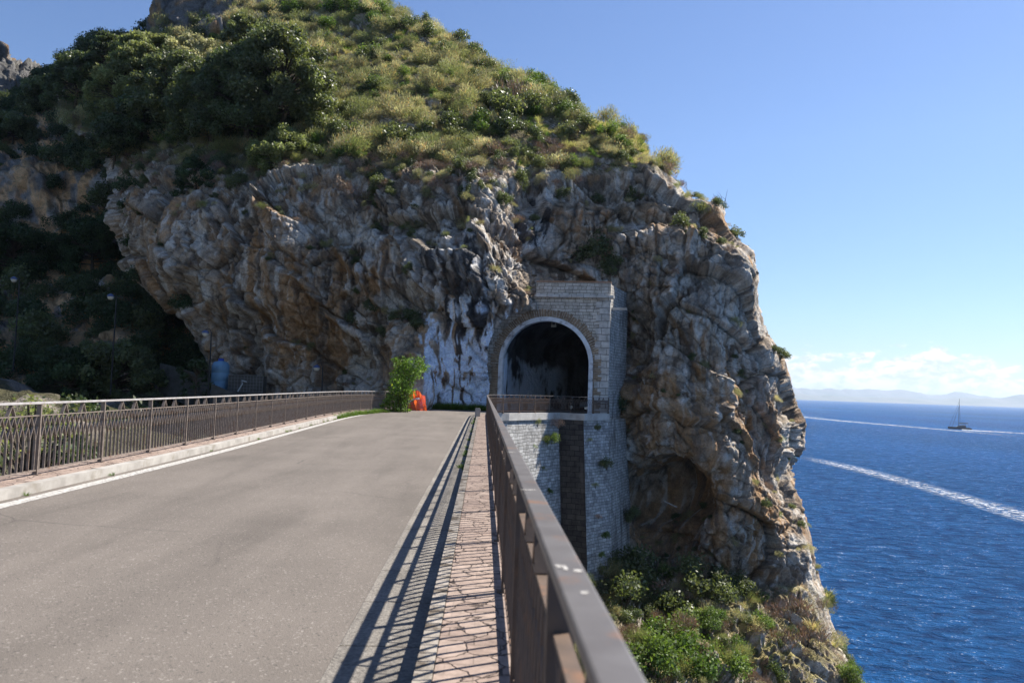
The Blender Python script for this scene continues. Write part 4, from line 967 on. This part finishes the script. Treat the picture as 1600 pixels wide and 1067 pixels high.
for i in range(2):
    (xa, ya), (xb, yb) = q_[i], q_[i+1]; l0 = ya; l1 = yb
    b.quad((xa+.95, ya, -12), (xb+1.05, yb, -12), (xb, yb, 0), (xa, ya, 0), [(l0, -12), (l1, -12), (l1, 0), (l0, 0)])
    b.quad((xa, ya, 0), (xb, yb, 0), (xb, yb, 9.05), (xa, ya, 9.05), [(l0, 0), (l1, 0), (l1, 9), (l0, 9)])
b.build('side_wall', MT['masonry_dim'], pt_)
b = MB(); b.box(-.9, 4.62, -.3, .5, 8.02, 8.2); b.build('cornice', MT['quoin'], pt_, False, .03)
b = MB(); b.box(-.8, 4.40, -.06, .45, 8.2, 9.08); b.build('parapet', MT['masonry_portal'], pt_)
b = MB(); b.box(-.82, 4.42, -.09, .48, 9.08, 9.17); b.build('parapet_cap', noisy('brick_coping', (.30, .17, .10), (.2, .12, .08), 3, .9), pt_, False, .015)
b = MB(); b.box(4.45, 5.5, .7, 1.0, 7.3, 7.45); b.build('rain_spout', MT['concrete'], pt_)
# bore: swept arch curving right, rough rock
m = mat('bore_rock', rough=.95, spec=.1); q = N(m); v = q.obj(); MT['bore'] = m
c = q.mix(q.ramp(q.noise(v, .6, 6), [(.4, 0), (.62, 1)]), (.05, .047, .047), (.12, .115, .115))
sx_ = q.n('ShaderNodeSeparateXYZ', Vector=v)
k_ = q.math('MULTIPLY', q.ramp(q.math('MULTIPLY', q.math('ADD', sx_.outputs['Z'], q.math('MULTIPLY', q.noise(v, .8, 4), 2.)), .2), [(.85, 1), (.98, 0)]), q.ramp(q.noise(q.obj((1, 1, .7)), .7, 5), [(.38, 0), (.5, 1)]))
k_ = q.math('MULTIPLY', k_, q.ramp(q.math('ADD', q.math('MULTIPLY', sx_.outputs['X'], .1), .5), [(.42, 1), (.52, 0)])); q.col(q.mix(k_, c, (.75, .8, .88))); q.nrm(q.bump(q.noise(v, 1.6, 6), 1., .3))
nsg = 26; ns_ = 40; V = []; A_ = arch(Ri+.0, ns_-3, -.3); 
for j in range(nsg):
    s_ = j*.9; ang = -.0-.045*j*.9*.55; xx = .35*(s_/10)**2*6.; yy = .55+s_
    tn = (math.sin(.07*s_), math.cos(.07*s_))
    for (x, z_) in A_:
        x_ = x*(1+.03*min(j, 6)) ; V.append((xx+x_*tn[1], yy-x_*tn[0]*.9, z_+(.12*min(j, 5) if z_ > 2 else 0)))
V = np.array(V, f32); na = len(A_); wr = np.stack([fbm(V/1.5, 3, 5), fbm(V/1.5+7, 3, 6), fbm(V/1.5+3, 3, 7)], 1)*.28; wr[:na] = 0; V = V+wr
ii = np.arange(nsg*na).reshape(nsg, na); FF = np.stack([ii[:-1, :-1].ravel(), ii[:-1, 1:].ravel(), ii[1:, 1:].ravel(), ii[1:, :-1].ravel()], 1)
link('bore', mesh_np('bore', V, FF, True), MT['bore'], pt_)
cap = V.reshape(nsg, na, 3)[-1]; b = MB(); b.poly([tuple(x) for x in cap]); b.build('bore_end', mat('dark_depth', (.01, .01, .01), 1.), pt_)  # black sheet stands in for the darkness of the deeper bore
b = MB(); b.poly([(-3.2, .5, .002), (3.2, .5, .002), (9, 12, .002), (22, 23, .002), (12, 23, .002), (0, 12, .002)]); o = b.build('tunnel_floor', MT['asphalt'], pt_)
b = MB(); b.box(-.18, .18, -.1, .1, 0, .14); b.box(-.15, -.11, -.02, .02, .14, .7); b.box(.11, .15, -.02, .02, .14, .7)
o = b.build('tunnel_lamp', mat('lamp_housing', (.5, .48, .4), .5)); w = PY(865, 511, 57.5); o.location = tuple(w); tag(o, 'small pale lamp unit hanging under the crown of the tunnel', 'lamp')

# ------------------------------------------------------------------ retaining wall below the platform
rw = empty('retaining_wall', (5, 53, -6)); tag(rw, 'tall pale limestone block wall below the platform railing, with a dark stone pier', 'retaining wall')
o0 = Vector((5, 53, -6))
TOPS = [(.38, 46.9), (1.5, 47.75), (2.8, 49.7), (5.05, 52.85), (6.62, 52.15), (8.55, 54.2)]
def wseg(i, name, mt, bat=.085, z1_=-.3, dz=13.7):
    b = MB(); (xa, ya), (xb, yb) = TOPS[i], TOPS[i+1]; nx_, ny_ = (yb-ya), -(xb-xa); l = math.hypot(nx_, ny_); nx_ /= l; ny_ /= l
    if ny_ > 0: nx_, ny_ = -nx_, -ny_
    L0 = sum(math.dist(TOPS[k], TOPS[k+1]) for k in range(i)); sh = bat*dz
    A0 = (xa-o0.x, ya-o0.y, z1_-o0.z); B0 = (xb-o0.x, yb-o0.y, z1_-o0.z)
    # batter runs outwards along one common direction so neighbouring faces stay joined
    dx, dy = .55*sh, -.75*sh
    b.quad((A0[0]+dx, A0[1]+dy, A0[2]-dz), (B0[0]+dx, B0[1]+dy, B0[2]-dz), B0, A0, [(L0, -dz), (L0+l, -dz), (L0+l, 0), (L0, 0)])
    return b.build(name, mt, rw)
for i, nm in enumerate(['block_wall', 'block_wall', 'block_wall', 'dark_pier', 'block_wall']): wseg(i, nm, MT['tufa'] if nm == 'dark_pier' else MT['masonry'])
# rear return of the wall to the rock
b = MB(); xa, ya = 8.55-o0.x, 54.2-o0.y; sh = .085*13.7; A1 = (10.6-o0.x, 58.8-o0.y)
b.quad((xa+.55*sh, ya-.75*sh, -8), (A1[0]+.55*sh, A1[1]-.75*sh, -8), (A1[0], A1[1], 5.7), (xa, ya, 5.7), [(0, -13.7), (5, -13.7), (5, 0), (0, 0)]); b.build('return_wall', MT['masonry_dim'], rw)
# coping
b = MB(); cp = [Vector((x-o0.x, y-o0.y, 0)) for x, y in TOPS]; A_ = offset(cp, .13); B_ = offset(cp, -.35)
for i in range(len(cp)-1):
    b.hexa([(A_[i].x, A_[i].y, 5.66), (A_[i+1].x, A_[i+1].y, 5.66), (B_[i+1].x, B_[i+1].y, 5.66), (B_[i].x, B_[i].y, 5.66), (A_[i].x, A_[i].y, 6.1), (A_[i+1].x, A_[i+1].y, 6.1), (B_[i+1].x, B_[i+1].y, 6.1), (B_[i].x, B_[i].y, 6.1)])
b.build('coping', MT['concrete'], rw)
# quoins on the right edge of the pier and plants on the wall
PL = 'green plants rooted in the joints of the retaining wall'
for x, y, s, k, lb in [(862,692,.55,'green','leafy green plant high on the block wall left of the dark pier'),(840,665,.4,'olive',None),(832,700,.3,'green',None),(848,735,.25,'olive',None),(858,770,.25,'green',None),(852,690,.35,'olive',None),(948,732,.55,'dark','hanging dark green plant on the block wall right of the dark pier'),
        (930,762,.3,'olive',None),(934,672,.3,'dark',None),(922,690,.22,'olive',None),(948,840,.35,'green',None),(872,668,.5,'twig',None),(989,815,.75,'dark','long dark plant hanging in the shaded corner right of the wall'),(935,810,.25,'twig',None),(940,870,.3,'green',None)]:
    if x < 880: Yv = 49.5+(x-800)/75*2.6
    elif x < 955: Yv = 51.6+(x-915)/38*2.-(y-655)/250*.9
    else: Yv = 57.
    w = PY(x, y, Yv-.25)
    bush(k, w, s, lb or 'small green tuft growing from a joint of the pale block wall', None if lb else PL, 1.2, 'wall_plant', 0., 'plant')

# motor scooter parked behind the platform railing
s_ = empty('motor_scooter', tuple(PZ(905, 641, 0.02)*np.array([1, 1, 0])+np.array([0, .5, 0])), R(160)); tag(s_, 'dark motor scooter parked behind the railing at the tunnel mouth', 'scooter')
mb_ = mat('scooter_body', (.03, .035, .05), .35, .1, .5); rb = mat('tyre_rubber', (.02, .02, .02), .9); cr = mat('chrome', (.6, .6, .62), .25, 1.)
for x in (-.62, .62):
    b = MB(); b.tube([(x+.2*math.cos(t_), 0, .23+.2*math.sin(t_)) for t_ in np.linspace(0, 2*math.pi, 18)], .055, 8, False); w_ = b.build('wheel', rb, s_, True)
    b = MB(); b.tube([(x, -.03, .23), (x, .03, .23)], .13, 14); b.build('rim', cr, w_)
b = MB(); b.hexa([(-.85, -.14, .35), (-.1, -.16, .22), (-.1, .16, .22), (-.85, .14, .35), (-.9, -.1, .72), (-.15, -.13, .68), (-.15, .13, .68), (-.9, .1, .72)])
b.hexa([(-.12, -.16, .2), (.35, -.16, .2), (.35, .16, .2), (-.12, .16, .2), (-.12, -.16, .27), (.35, -.16, .27), (.35, .16, .27), (-.12, .16, .27)])
b.hexa([(.33, -.2, .22), (.42, -.2, .3), (.42, .2, .3), (.33, .2, .22), (.42, -.15, .9), (.5, -.13, .88), (.5, .13, .88), (.42, .15, .9)]); b.build('body', mb_, s_, False, .03)
b = MB(); b.hexa([(-.85, -.13, .72), (-.12, -.13, .70), (-.12, .13, .70), (-.85, .13, .72), (-.8, -.1, .8), (-.18, -.1, .78), (-.18, .1, .78), (-.8, .1, .8)]); b.build('seat', rb, s_, False, .02)
b = MB(); b.tube([(.62, 0, .23), (.44, 0, .98)], .03, 8); b.tube([(.42, -.33, 1.02), (.46, 0, .98), (.42, .33, 1.02)], .018, 8); b.build('handlebar', cr, s_)
b = MB(); b.lathe([(.0, -.0), (.05, .01), (.07, .05)], (.52, 0, .8)); b.build('headlight', mat('lens', (.7, .75, .8), .2), s_)

# ------------------------------------------------------------------ lamps, tank, walls in the valley
gl = mat('opal_glass', (.62, .58, .48), .3, 0, .5); capm = mat('lamp_cap', (.06, .09, .18), .35, .2, .5)
def street_lamp(x, y, Yd, ln, label):
    w = PY(x, y, Yd); o = empty('street_lamp', (w[0], w[1], w[2]-ln)); tag(o, label, 'street lamp', 'globe street lamps along the valley path')
    b = MB(); b.tube([(.42, 0, -3.), (.42, 0, ln-.9), (.40, 0, ln+.1)], [.06, .05, .04], 8); b.build('pole', MT['dark'], o)
    b = MB(); b.tube([(.40, 0, ln+.05), (.3, 0, ln+.3), (.1, 0, ln+.36), (0, 0, ln+.22)], .025, 8); b.build('arm', MT['dark'], o)
    b = MB(); b.lathe([(.001, -.22), (.1, -.2), (.18, -.13), (.22, 0), (.22, .02)], (0, 0, ln), 18); b.build('globe', gl, o, True)
    b = MB(); b.lathe([(.26, .02), (.22, .12), (.12, .2), (.03, .24), (.001, .25)], (0, 0, ln), 18); b.lathe([(.26, .02), (.2, .02)], (0, 0, ln), 18); b.build('cap', capm, o, True)
street_lamp(22, 437, 62, 4., 'globe street lamp at the far left edge, the highest of the valley lamps')
street_lamp(173, 464, 58, 4., 'globe street lamp in the dark wood, second from the left')
street_lamp(321, 521, 56, 4., 'globe street lamp above the blue water tank')
street_lamp(495, 575, 55.5, 3., 'globe street lamp in front of the rock face, just above the left railing')
w = PY(343, 608, 58.6); o = empty('water_tank', tuple(w)); tag(o, 'light blue cylindrical plastic water tank under the rock overhang', 'water tank'); bl_ = noisy('blue_plastic', (.16, .30, .42), (.11, .22, .33), 1.5, .45, 0, .1)
b = MB(); b.lathe([(.6, -.3), (.62, 0), (.62, .55), (.6, .58), (.62, .62), (.62, 1.15), (.6, 1.18), (.62, 1.22), (.62, 1.7), (.5, 1.95), (.2, 2.05), (.001, 2.06)], (0, 0, 0), 28); b.build('tank_body', bl_, o, True)
b = MB(); b.lathe([(.2, 2.04), (.2, 2.2), (.15, 2.23), (.001, 2.23)], (0, 0, 0), 20); b.build('lid', mat('blue_lid', (.02, .06, .3), .4), o, True)
w = PY(383, 612, 57.8); o = empty('mesh_enclosure', tuple(w)); tag(o, 'grey mesh fronted enclosure beside the blue water tank', 'enclosure'); gm = noisy('grey_sheet', (.20, .20, .20), (.14, .14, .14), 4, .6)
b = MB(); b.box(-1.25, 1.25, 0, .9, -.6, 1.15); b.build('box', MT['grey_wall'], o)
b = MB()
for x in np.linspace(-1.22, 1.22, 12): b.box(x-.01, x+.01, -.03, -.01, 0, 1.2)
for z_ in np.linspace(.02, 1.2, 6): b.box(-1.24, 1.24, -.05, -.032, z_-.012, z_+.012)
b.build('mesh_front', gm, o)
b = MB(); b.tube([(-.5, -.08, 0), (-.2, -.08, .55), (-.25, -.1, .8), (.1, -.08, .7)], .05, 6); b.build('pipe', mat('pale_pipe', (.45, .46, .45), .5), o)
a1 = PY(330, 600, 56.5); a2 = PY(378, 619, 56.5); b = MB(); b.hexa([(a1[0], a1[1], a1[2]-2), (a2[0], a2[1], a2[2]-2), (a2[0], a2[1]+.35, a2[2]-2), (a1[0], a1[1]+.35, a1[2]-2), tuple(a1), tuple(a2), (a2[0], a2[1]+.35, a2[2]), (a1[0], a1[1]+.35, a1[2])])
tag(b.build('stair_wall', MT['grey_wall']), 'sloping grey stair wall in front of the blue water tank', 'wall')
a1 = PY(250, 567, 62.); a2 = PY(330, 590, 60.); b = MB(); b.hexa([(a1[0], a1[1], a1[2]-2.5), (a2[0], a2[1], a2[2]-2.5), (a2[0], a2[1]+.4, a2[2]-2.5), (a1[0], a1[1]+.4, a1[2]-2.5), tuple(a1), tuple(a2), (a2[0], a2[1]+.4, a2[2]), (a1[0], a1[1]+.4, a1[2])])
tag(b.build('garden_wall', MT['grey_wall']), 'dim terrace wall half hidden by trees left of the water tank', 'wall')
a1 = PY(1038, 783, 56.5); a2 = PY(1058, 792, 56.); b = MB(); b.bar(tuple(a1), tuple(a2), .07, .07); b.bar(tuple(np.array(a1)+[0, 0, .0]), tuple(np.array(a1)+[.1, .3, .06]), .06, .06)
tag(b.build('timber_pole', MT['kerb']), 'pale broken timber sticking out of the cave in the cliff', 'timber')
a1 = surf(1128, 324); b = MB(); g = random.Random(9)
for i in range(7):
    p0 = Vector((0, 0, -.2)); pts = [p0]; dr = Vector((g.uniform(-.7, 1.1), g.uniform(-.3, .3), 1.2)).normalized()
    for k in range(6): dr = (dr+Vector((g.uniform(-.5, .5), g.uniform(-.4, .4), g.uniform(-.3, .4)))).normalized(); pts.append(pts[-1]+dr*.28)
    b.tube([tuple(x) for x in pts], [.03, .026, .022, .018, .014, .01, .006], 5)
o = b.build('dead_branch', MT['twig']); o.location = tuple(a1); tag(o, 'bare dead branches poking up from the flat cliff step against the sky', 'dead branch')

# ------------------------------------------------------------------ sea, coast, yacht
SEA = -26.
m = mat('sea_water', (.006, .05, .17), .12, 0, .09); q = N(m); MT['sea'] = m
q.b.inputs['IOR'].default_value = 1.333
def nz(sc, det, ro, di=.4, sy=1.6, rot=.35):
    c_ = q.t.nodes.new('ShaderNodeTexCoord'); mp = q.n('ShaderNodeMapping'); mp.inputs['Scale'].default_value = (1, sy, 1); mp.inputs['Rotation'].default_value = (0, 0, rot); q.L(c_.outputs['Object'], mp.inputs[0]); return q.noise(mp.outputs[0], sc, det, ro, di)
w1 = nz(.05, 3, .5, .3, 1.8, .4); w2 = nz(.28, 5, .6, .5, 1.7, .3); w3 = nz(1.3, 5, .6, .4, 1.5, .5)
h = q.math('ADD', q.math('MULTIPLY', w1, 2.2), q.math('ADD', q.math('MULTIPLY', w2, 1.5), q.math('MULTIPLY', w3, .42)))
q.nrm(q.bump(h, 1., 2.6))
big = q.noise(q.obj((1, .4, 1)), .004, 4)
c = q.mix(q.ramp(w2, [(.35, 0), (.7, 1)]), (.003, .042, .145), (.013, .115, .33)); c = q.mix(1., c, q.ramp(big, [(.3, .8), (.7, 1.15)]), 'MULTIPLY')
w4 = nz(2.6, 3, .6, .3, 1.3, .2); glint_foam = q.ramp(q.math('ADD', q.math('MULTIPLY', w4, .45), q.math('ADD', q.math('MULTIPLY', w3, .25), q.math('MULTIPLY', w2, .3))), [(.585, 0), (.63, .8)])  # pale flecks painted into the water colour as sun glints and whitecaps
c = q.mix(glint_foam, c, (.45, .55, .65)); nb2 = q.bump(h, 1., 2.6)
df = q.n('ShaderNodeBsdfDiffuse'); q.L(c, df.inputs[0]); q.L(nb2, df.inputs['Normal']); gs_ = q.n('ShaderNodeBsdfGlossy', Roughness=.16); q.L(nb2, gs_.inputs['Normal'])
fr = q.n('ShaderNodeFresnel', IOR=1.333); q.L(nb2, fr.inputs['Normal']); mx = q.n('ShaderNodeMixShader'); q.L(q.math('MINIMUM', q.math('MULTIPLY', fr.outputs[0], .5), .13), mx.inputs[0]); q.L(df.outputs[0], mx.inputs[1]); q.L(gs_.outputs[0], mx.inputs[2]); q.L(mx.outputs[0], q.out.inputs[0])
b = MB(); S_ = 60000
b.quad((-S_, -3000, SEA), (S_, -3000, SEA), (S_, S_, SEA), (-S_, S_, SEA)); o = b.build('sea', MT['sea']); tag(o, 'deep blue choppy sea stretching to the horizon', None, None, 'structure')
# foam of the wakes
def m_foam(name, k0, k1, sc):
    m = mat(name, (.44, .49, .55), .8); q = N(m); uv = q.uv((1, 1, 1)); s_ = q.n('ShaderNodeSeparateXYZ', Vector=uv)
    e = q.math('SUBTRACT', 1., q.math('ABSOLUTE', q.math('SUBTRACT', q.math('MULTIPLY', s_.outputs['Y'], 2.), 1.)))
    n_ = q.noise(q.obj(), sc, 7, .68, .6); f_ = q.math('MULTIPLY', q.ramp(n_, [(k0, .03), (k1, .8)]), q.ramp(e, [(.1, 0), (.75, 1)]))
    f_ = q.math('MULTIPLY', f_, q.ramp(s_.outputs['X'], [(0, 1), (.8, 1), (1, .1)]))
    tp = q.n('ShaderNodeBsdfTransparent'); mx = q.n('ShaderNodeMixShader'); q.L(f_, mx.inputs[0]); q.L(tp.outputs[0], mx.inputs[1]); q.L(q.b.outputs[0], mx.inputs[2]); q.L(mx.outputs[0], q.out.inputs[0]); return m
def wake(pts, mt, label, z=.25):
    b = MB(); n = len(pts)
    for i in range(n-1):
        (x0_, y0_, w0), (x1_, y1_, w1_) = pts[i], pts[i+1]
        a0, a1_, b1_, b0 = PZ(x0_, y0_-w0, SEA+z), PZ(x1_, y1_-w1_, SEA+z), PZ(x1_, y1_+w1_, SEA+z), PZ(x0_, y0_+w0, SEA+z)
        b.quad(b0, b1_, a1_, a0, [(i/(n-1), 0), ((i+1)/(n-1), 0), ((i+1)/(n-1), 1), (i/(n-1), 1)])
    o = b.build('wake', mt); tag(o, label, None, None, 'structure')
wake([(1720,842,17),(1600,807,13),(1500,777,10),(1420,754,8),(1340,733,6.5),(1290,722,5),(1250,714,4)], m_foam('foam_near', .46, .60, .55), 'broad white boat wake crossing the near sea')
wake([(1235,650,2.0),(1262,652,1.8),(1300,656,1.6),(1380,663,1.3),(1450,669,1.1),(1520,675,1.),(1620,684,.8)], m_foam('foam_far', .38, .62, .15), 'thin white wake line reaching from the cliff towards the yacht')
wake([(1503,671,1.6),(1530,673,1.2),(1560,674.5,1.0),(1600,677,.8),(1660,681,.7)], m_foam('foam_stern', .36, .55, .2), 'white wake behind the stern of the catamaran', .4)

w = PZ(1500, 670.5, SEA); ya = empty('catamaran', (w[0], w[1], SEA), R(0)); tag(ya, 'dark sailing catamaran with bare mast motoring left across the bay', 'catamaran'); ya.rotation_euler.z = math.atan2(-w[0], w[1])+R(186)
hm_ = mat('dark_hull', (.02, .025, .04), .25, 0, .6); gm_ = mat('tinted_glass', (.015, .02, .03), .08, 0, .8); wm_ = mat('white_deck', (.45, .45, .47), .4); sp_ = mat('spar', (.025, .03, .04), .4)
for sy in (-4., 4.):
    b = MB(); st = [(-11, .7, .3), (-9, 1.0, -.5), (-3, 1.15, -.6), (4, 1.05, -.6), (9, .5, -.5), (11.3, .04, .2)]
    for i in range(len(st)-1):
        (xa, wa, ka), (xb, wb, kb) = st[i], st[i+1]; za = 1.9 if xa > -9 else .9; zb = 1.9 if xb > -9 else 1.9
        za = 1. if i == 0 else 2.1+.02*(xa+9); zb = 2.1+.02*(xb+9)
        b.hexa([(xa, sy-wa*.5, ka), (xb, sy-wb*.5, kb), (xb, sy+wb*.5, kb), (xa, sy+wa*.5, ka), (xa, sy-wa, za), (xb, sy-wb, zb), (xb, sy+wb, zb), (xa, sy+wa, za)])
    b.build('hull', hm_, ya)
b = MB(); b.box(-8, 4, -3.2, 3.2, 1.3, 2.15); b.build('bridge_deck', hm_, ya)
b = MB(); b.hexa([(-5.5, -3.6, 2.15), (4, -3, 2.15), (4, 3, 2.15), (-5.5, 3.6, 2.15), (-5.2, -3.3, 4.0), (1.4, -2.6, 4.0), (1.4, 2.6, 4.0), (-5.2, 3.3, 4.0)]); cb = b.build('cabin', hm_, ya)
b = MB(); b.hexa([(-5.2, -3.56, 2.7), (3.75, -2.96, 2.7), (3.75, 2.96, 2.7), (-5.2, 3.56, 2.7), (-5.1, -3.45, 3.5), (2.3, -2.8, 3.5), (2.3, 2.8, 3.5), (-5.1, 3.45, 3.5)]); b.build('window', gm_, cb)
b = MB(); b.box(-7, .6, -3, 3, 6.1, 6.35); b.build('bimini', sp_, ya)
b = MB()
for x in (-6.5, -.2):
    for y in (-2.6, 2.6): b.tube([(x, y, 3.9), (x, y, 6.15)], .07, 6)
b.box(-4.8, -1.2, -2, 2, 4.0, 4.7); b.build('flybridge', wm_, ya)
b = MB(); b.tube([(1.2, 0, 3.5), (1., 0, 20), (.6, 0, 33)], [.28, .24, .14], 8); b.build('mast', sp_, ya)
b = MB(); b.tube([(1.1, 0, 6.6), (-7.5, 0, 6.9)], .3, 8); b.build('boom', sp_, ya)
b = MB(); b.tube([(10.5, 0, 2.2), (.7, 0, 30)], .09, 5); b.tube([(7.5, 0, 2.2), (.9, 0, 25)], .12, 5); b.tube([(-1, 4.5, 2.1), (.7, 0, 28)], .05, 5); b.tube([(-1, -4.5, 2.1), (.7, 0, 28)], .05, 5); b.box(10.2, 10.5, -4, 4, 1.9, 2.1); b.build('rigging', sp_, ya)

# far coast
def ridge(name, Yd, pts, label):
    X_ = np.linspace(pts[0][0], pts[-1][0], 400); hgt = np.interp(X_, [p_[0] for p_ in pts], [p_[1] for p_ in pts])
    V = []; n = len(X_)
    xs = X_/1244*Yd*1.0
    nn_ = fbm(np.stack([X_/45., X_*0, X_*0], 1), 5, 5, .42)*.3+1
    H_ = np.maximum(hgt*nn_, -.5)/1244*Yd
    for k, (dy, fr) in enumerate(((-900, -.05), (-400, .45), (0, 1.), (900, .3), (1500, -.05))):
        ww = 1+.0*k; V += [(x, Yd+dy*ww, SEA+max(h_*fr*(1+.0), -6) if fr > 0 else SEA-5) for x, h_ in zip(xs, H_)]
    ii = np.arange(5*n).reshape(5, n); FF = np.stack([ii[:-1, :-1].ravel(), ii[:-1, 1:].ravel(), ii[1:, 1:].ravel(), ii[1:, :-1].ravel()], 1)
    o = link(name, mesh_np(name, np.array(V), FF, True), noisy(name+'_ground', (.10, .115, .08), (.17, .16, .13), .003, .95, 0, 0)); tag(o, label, None, None, 'structure')
# heights are given as pixels above the horizon seen from the bridge
ridge('distant_hills', 13500, [(360, 17), (440, 19), (480, 14), (530, 10), (600, 9), (640, 11), (700, 9), (760, 13), (820, 15), (900, 18), (1100, 22)], 'faint blue hills of the coast beyond the bay')
ridge('distant_mountains', 17500, [(300, 28), (400, 31), (440, 33), (500, 24), (560, 21), (640, 25), (700, 20), (760, 22), (820, 15), (900, 18), (1100, 20)], 'paler mountains behind the hills across the bay')

# ------------------------------------------------------------------ air
hz = MB(); hz.box(-9000, 20000, -400, 19500, -27.5, 430); m = bpy.data.materials.new('haze_air'); m.use_nodes = True; q = N(m)
q.t.nodes.remove(q.b); pv = q.n('ShaderNodeVolumePrincipled'); pv.inputs['Color'].default_value = (.66, .80, 1., 1); pv.inputs['Density'].default_value = 5e-5; pv.inputs['Anisotropy'].default_value = .3
q.L(pv.outputs[0], q.out.inputs['Volume'])
HAZE = True
if HAZE:
    o = hz.build('haze', m); tag(o, 'thin pale sea haze fading the far coast', None, None, 'stuff')

# ------------------------------------------------------------------ sun and sky
AZ, EL = R(62), R(48.3)      # azimuth measured from +Y towards +X
sun = bpy.data.lights.new('sun', 'SUN'); sun.energy = 5.0; sun.angle = R(.53); sun.color = (1., .95, .87)
so = bpy.data.objects.new('sun', sun); COL.objects.link(so)
sd = Vector((math.sin(AZ)*math.cos(EL), math.cos(AZ)*math.cos(EL), math.sin(EL))); so.rotation_euler = sd.to_track_quat('Z', 'Y').to_euler(); so.location = (20, -10, 60)
wd = bpy.data.worlds.new('World'); sc.world = wd; wd.use_nodes = True; t_ = wd.node_tree; bg = t_.nodes['Background']
class W(N):
    def __init__(s, t): s.t = t
q = W(t_)
sky = t_.nodes.new('ShaderNodeTexSky'); sky.sky_type = 'NISHITA'; sky.sun_disc = False; sky.sun_elevation = EL; sky.sun_rotation = AZ
sky.altitude = 0; sky.air_density = 1.; sky.dust_density = .2; sky.ozone_density = 3.6
# clouds low over the horizon, by direction
tc = t_.nodes.new('ShaderNodeTexCoord'); sx = q.n('ShaderNodeSeparateXYZ', Vector=tc.outputs['Generated'])
az = q.math('ARCTAN2', sx.outputs['X'], sx.outputs['Y']); el = q.math('ARCSINE', sx.outputs['Z'])
cv = q.n('ShaderNodeCombineXYZ', X=q.math('MULTIPLY', az, 22.), Y=q.math('MULTIPLY', el, 46.), Z=3.7)
n1 = q.noise(cv.outputs[0], 1.15, 9, .58, .25)
cv2 = q.n('ShaderNodeCombineXYZ', X=q.math('MULTIPLY', az, 9.), Y=0., Z=1.3); n2 = q.noise(cv2.outputs[0], 1., 3, .5)
# cloud tops vary along the horizon; flat base
top = q.math('ADD', .042, q.math('MULTIPLY', q.math('SUBTRACT', n2, .5), .09))
hgt = q.math('SUBTRACT', top, el)
msk = q.math('ADD', q.math('MULTIPLY', hgt, 9.), q.math('SUBTRACT', n1, .42))
cl = q.ramp(msk, [(.02, 0), (.12, 1)])
base_ = q.ramp(el, [(.006, 0), (.017, 1)])
cl = q.math('MULTIPLY', cl, base_)
shade = q.ramp(q.noise(cv.outputs[0], 2.6, 6, .6, .3), [(.38, (5.2, 5.8, 6.8)), (.56, (9., 9., 9.1))])
hs = q.n('ShaderNodeHueSaturation', Hue=.508, Saturation=1.08, Value=1.04); t_.links.new(sky.outputs[0], hs.inputs['Color'])
hz_ = q.mix(1., hs.outputs[0], q.ramp(el, [(0, (.62, .69, .80)), (.10, (.78, .84, .9)), (.3, (1, 1, 1))]), 'MULTIPLY')
t_.links.new(q.mix(q.math('MULTIPLY', cl, .92), hz_, shade), bg.inputs[0])
bg.inputs[1].default_value = .07
# ------------------------------------------------------------------ output
sc.view_settings.view_transform = 'Standard'; sc.view_settings.look = 'None'; sc.view_settings.exposure = 1.05; sc.view_settings.gamma = 1
sc.render.engine = 'CYCLES'; cy = sc.cycles
cy.max_bounces = 6; cy.diffuse_bounces = 3; cy.glossy_bounces = 2; cy.transmission_bounces = 3; cy.transparent_max_bounces = 12; cy.volume_bounces = 0; cy.use_denoising = True
cy.caustics_reflective = False; cy.caustics_refractive = False
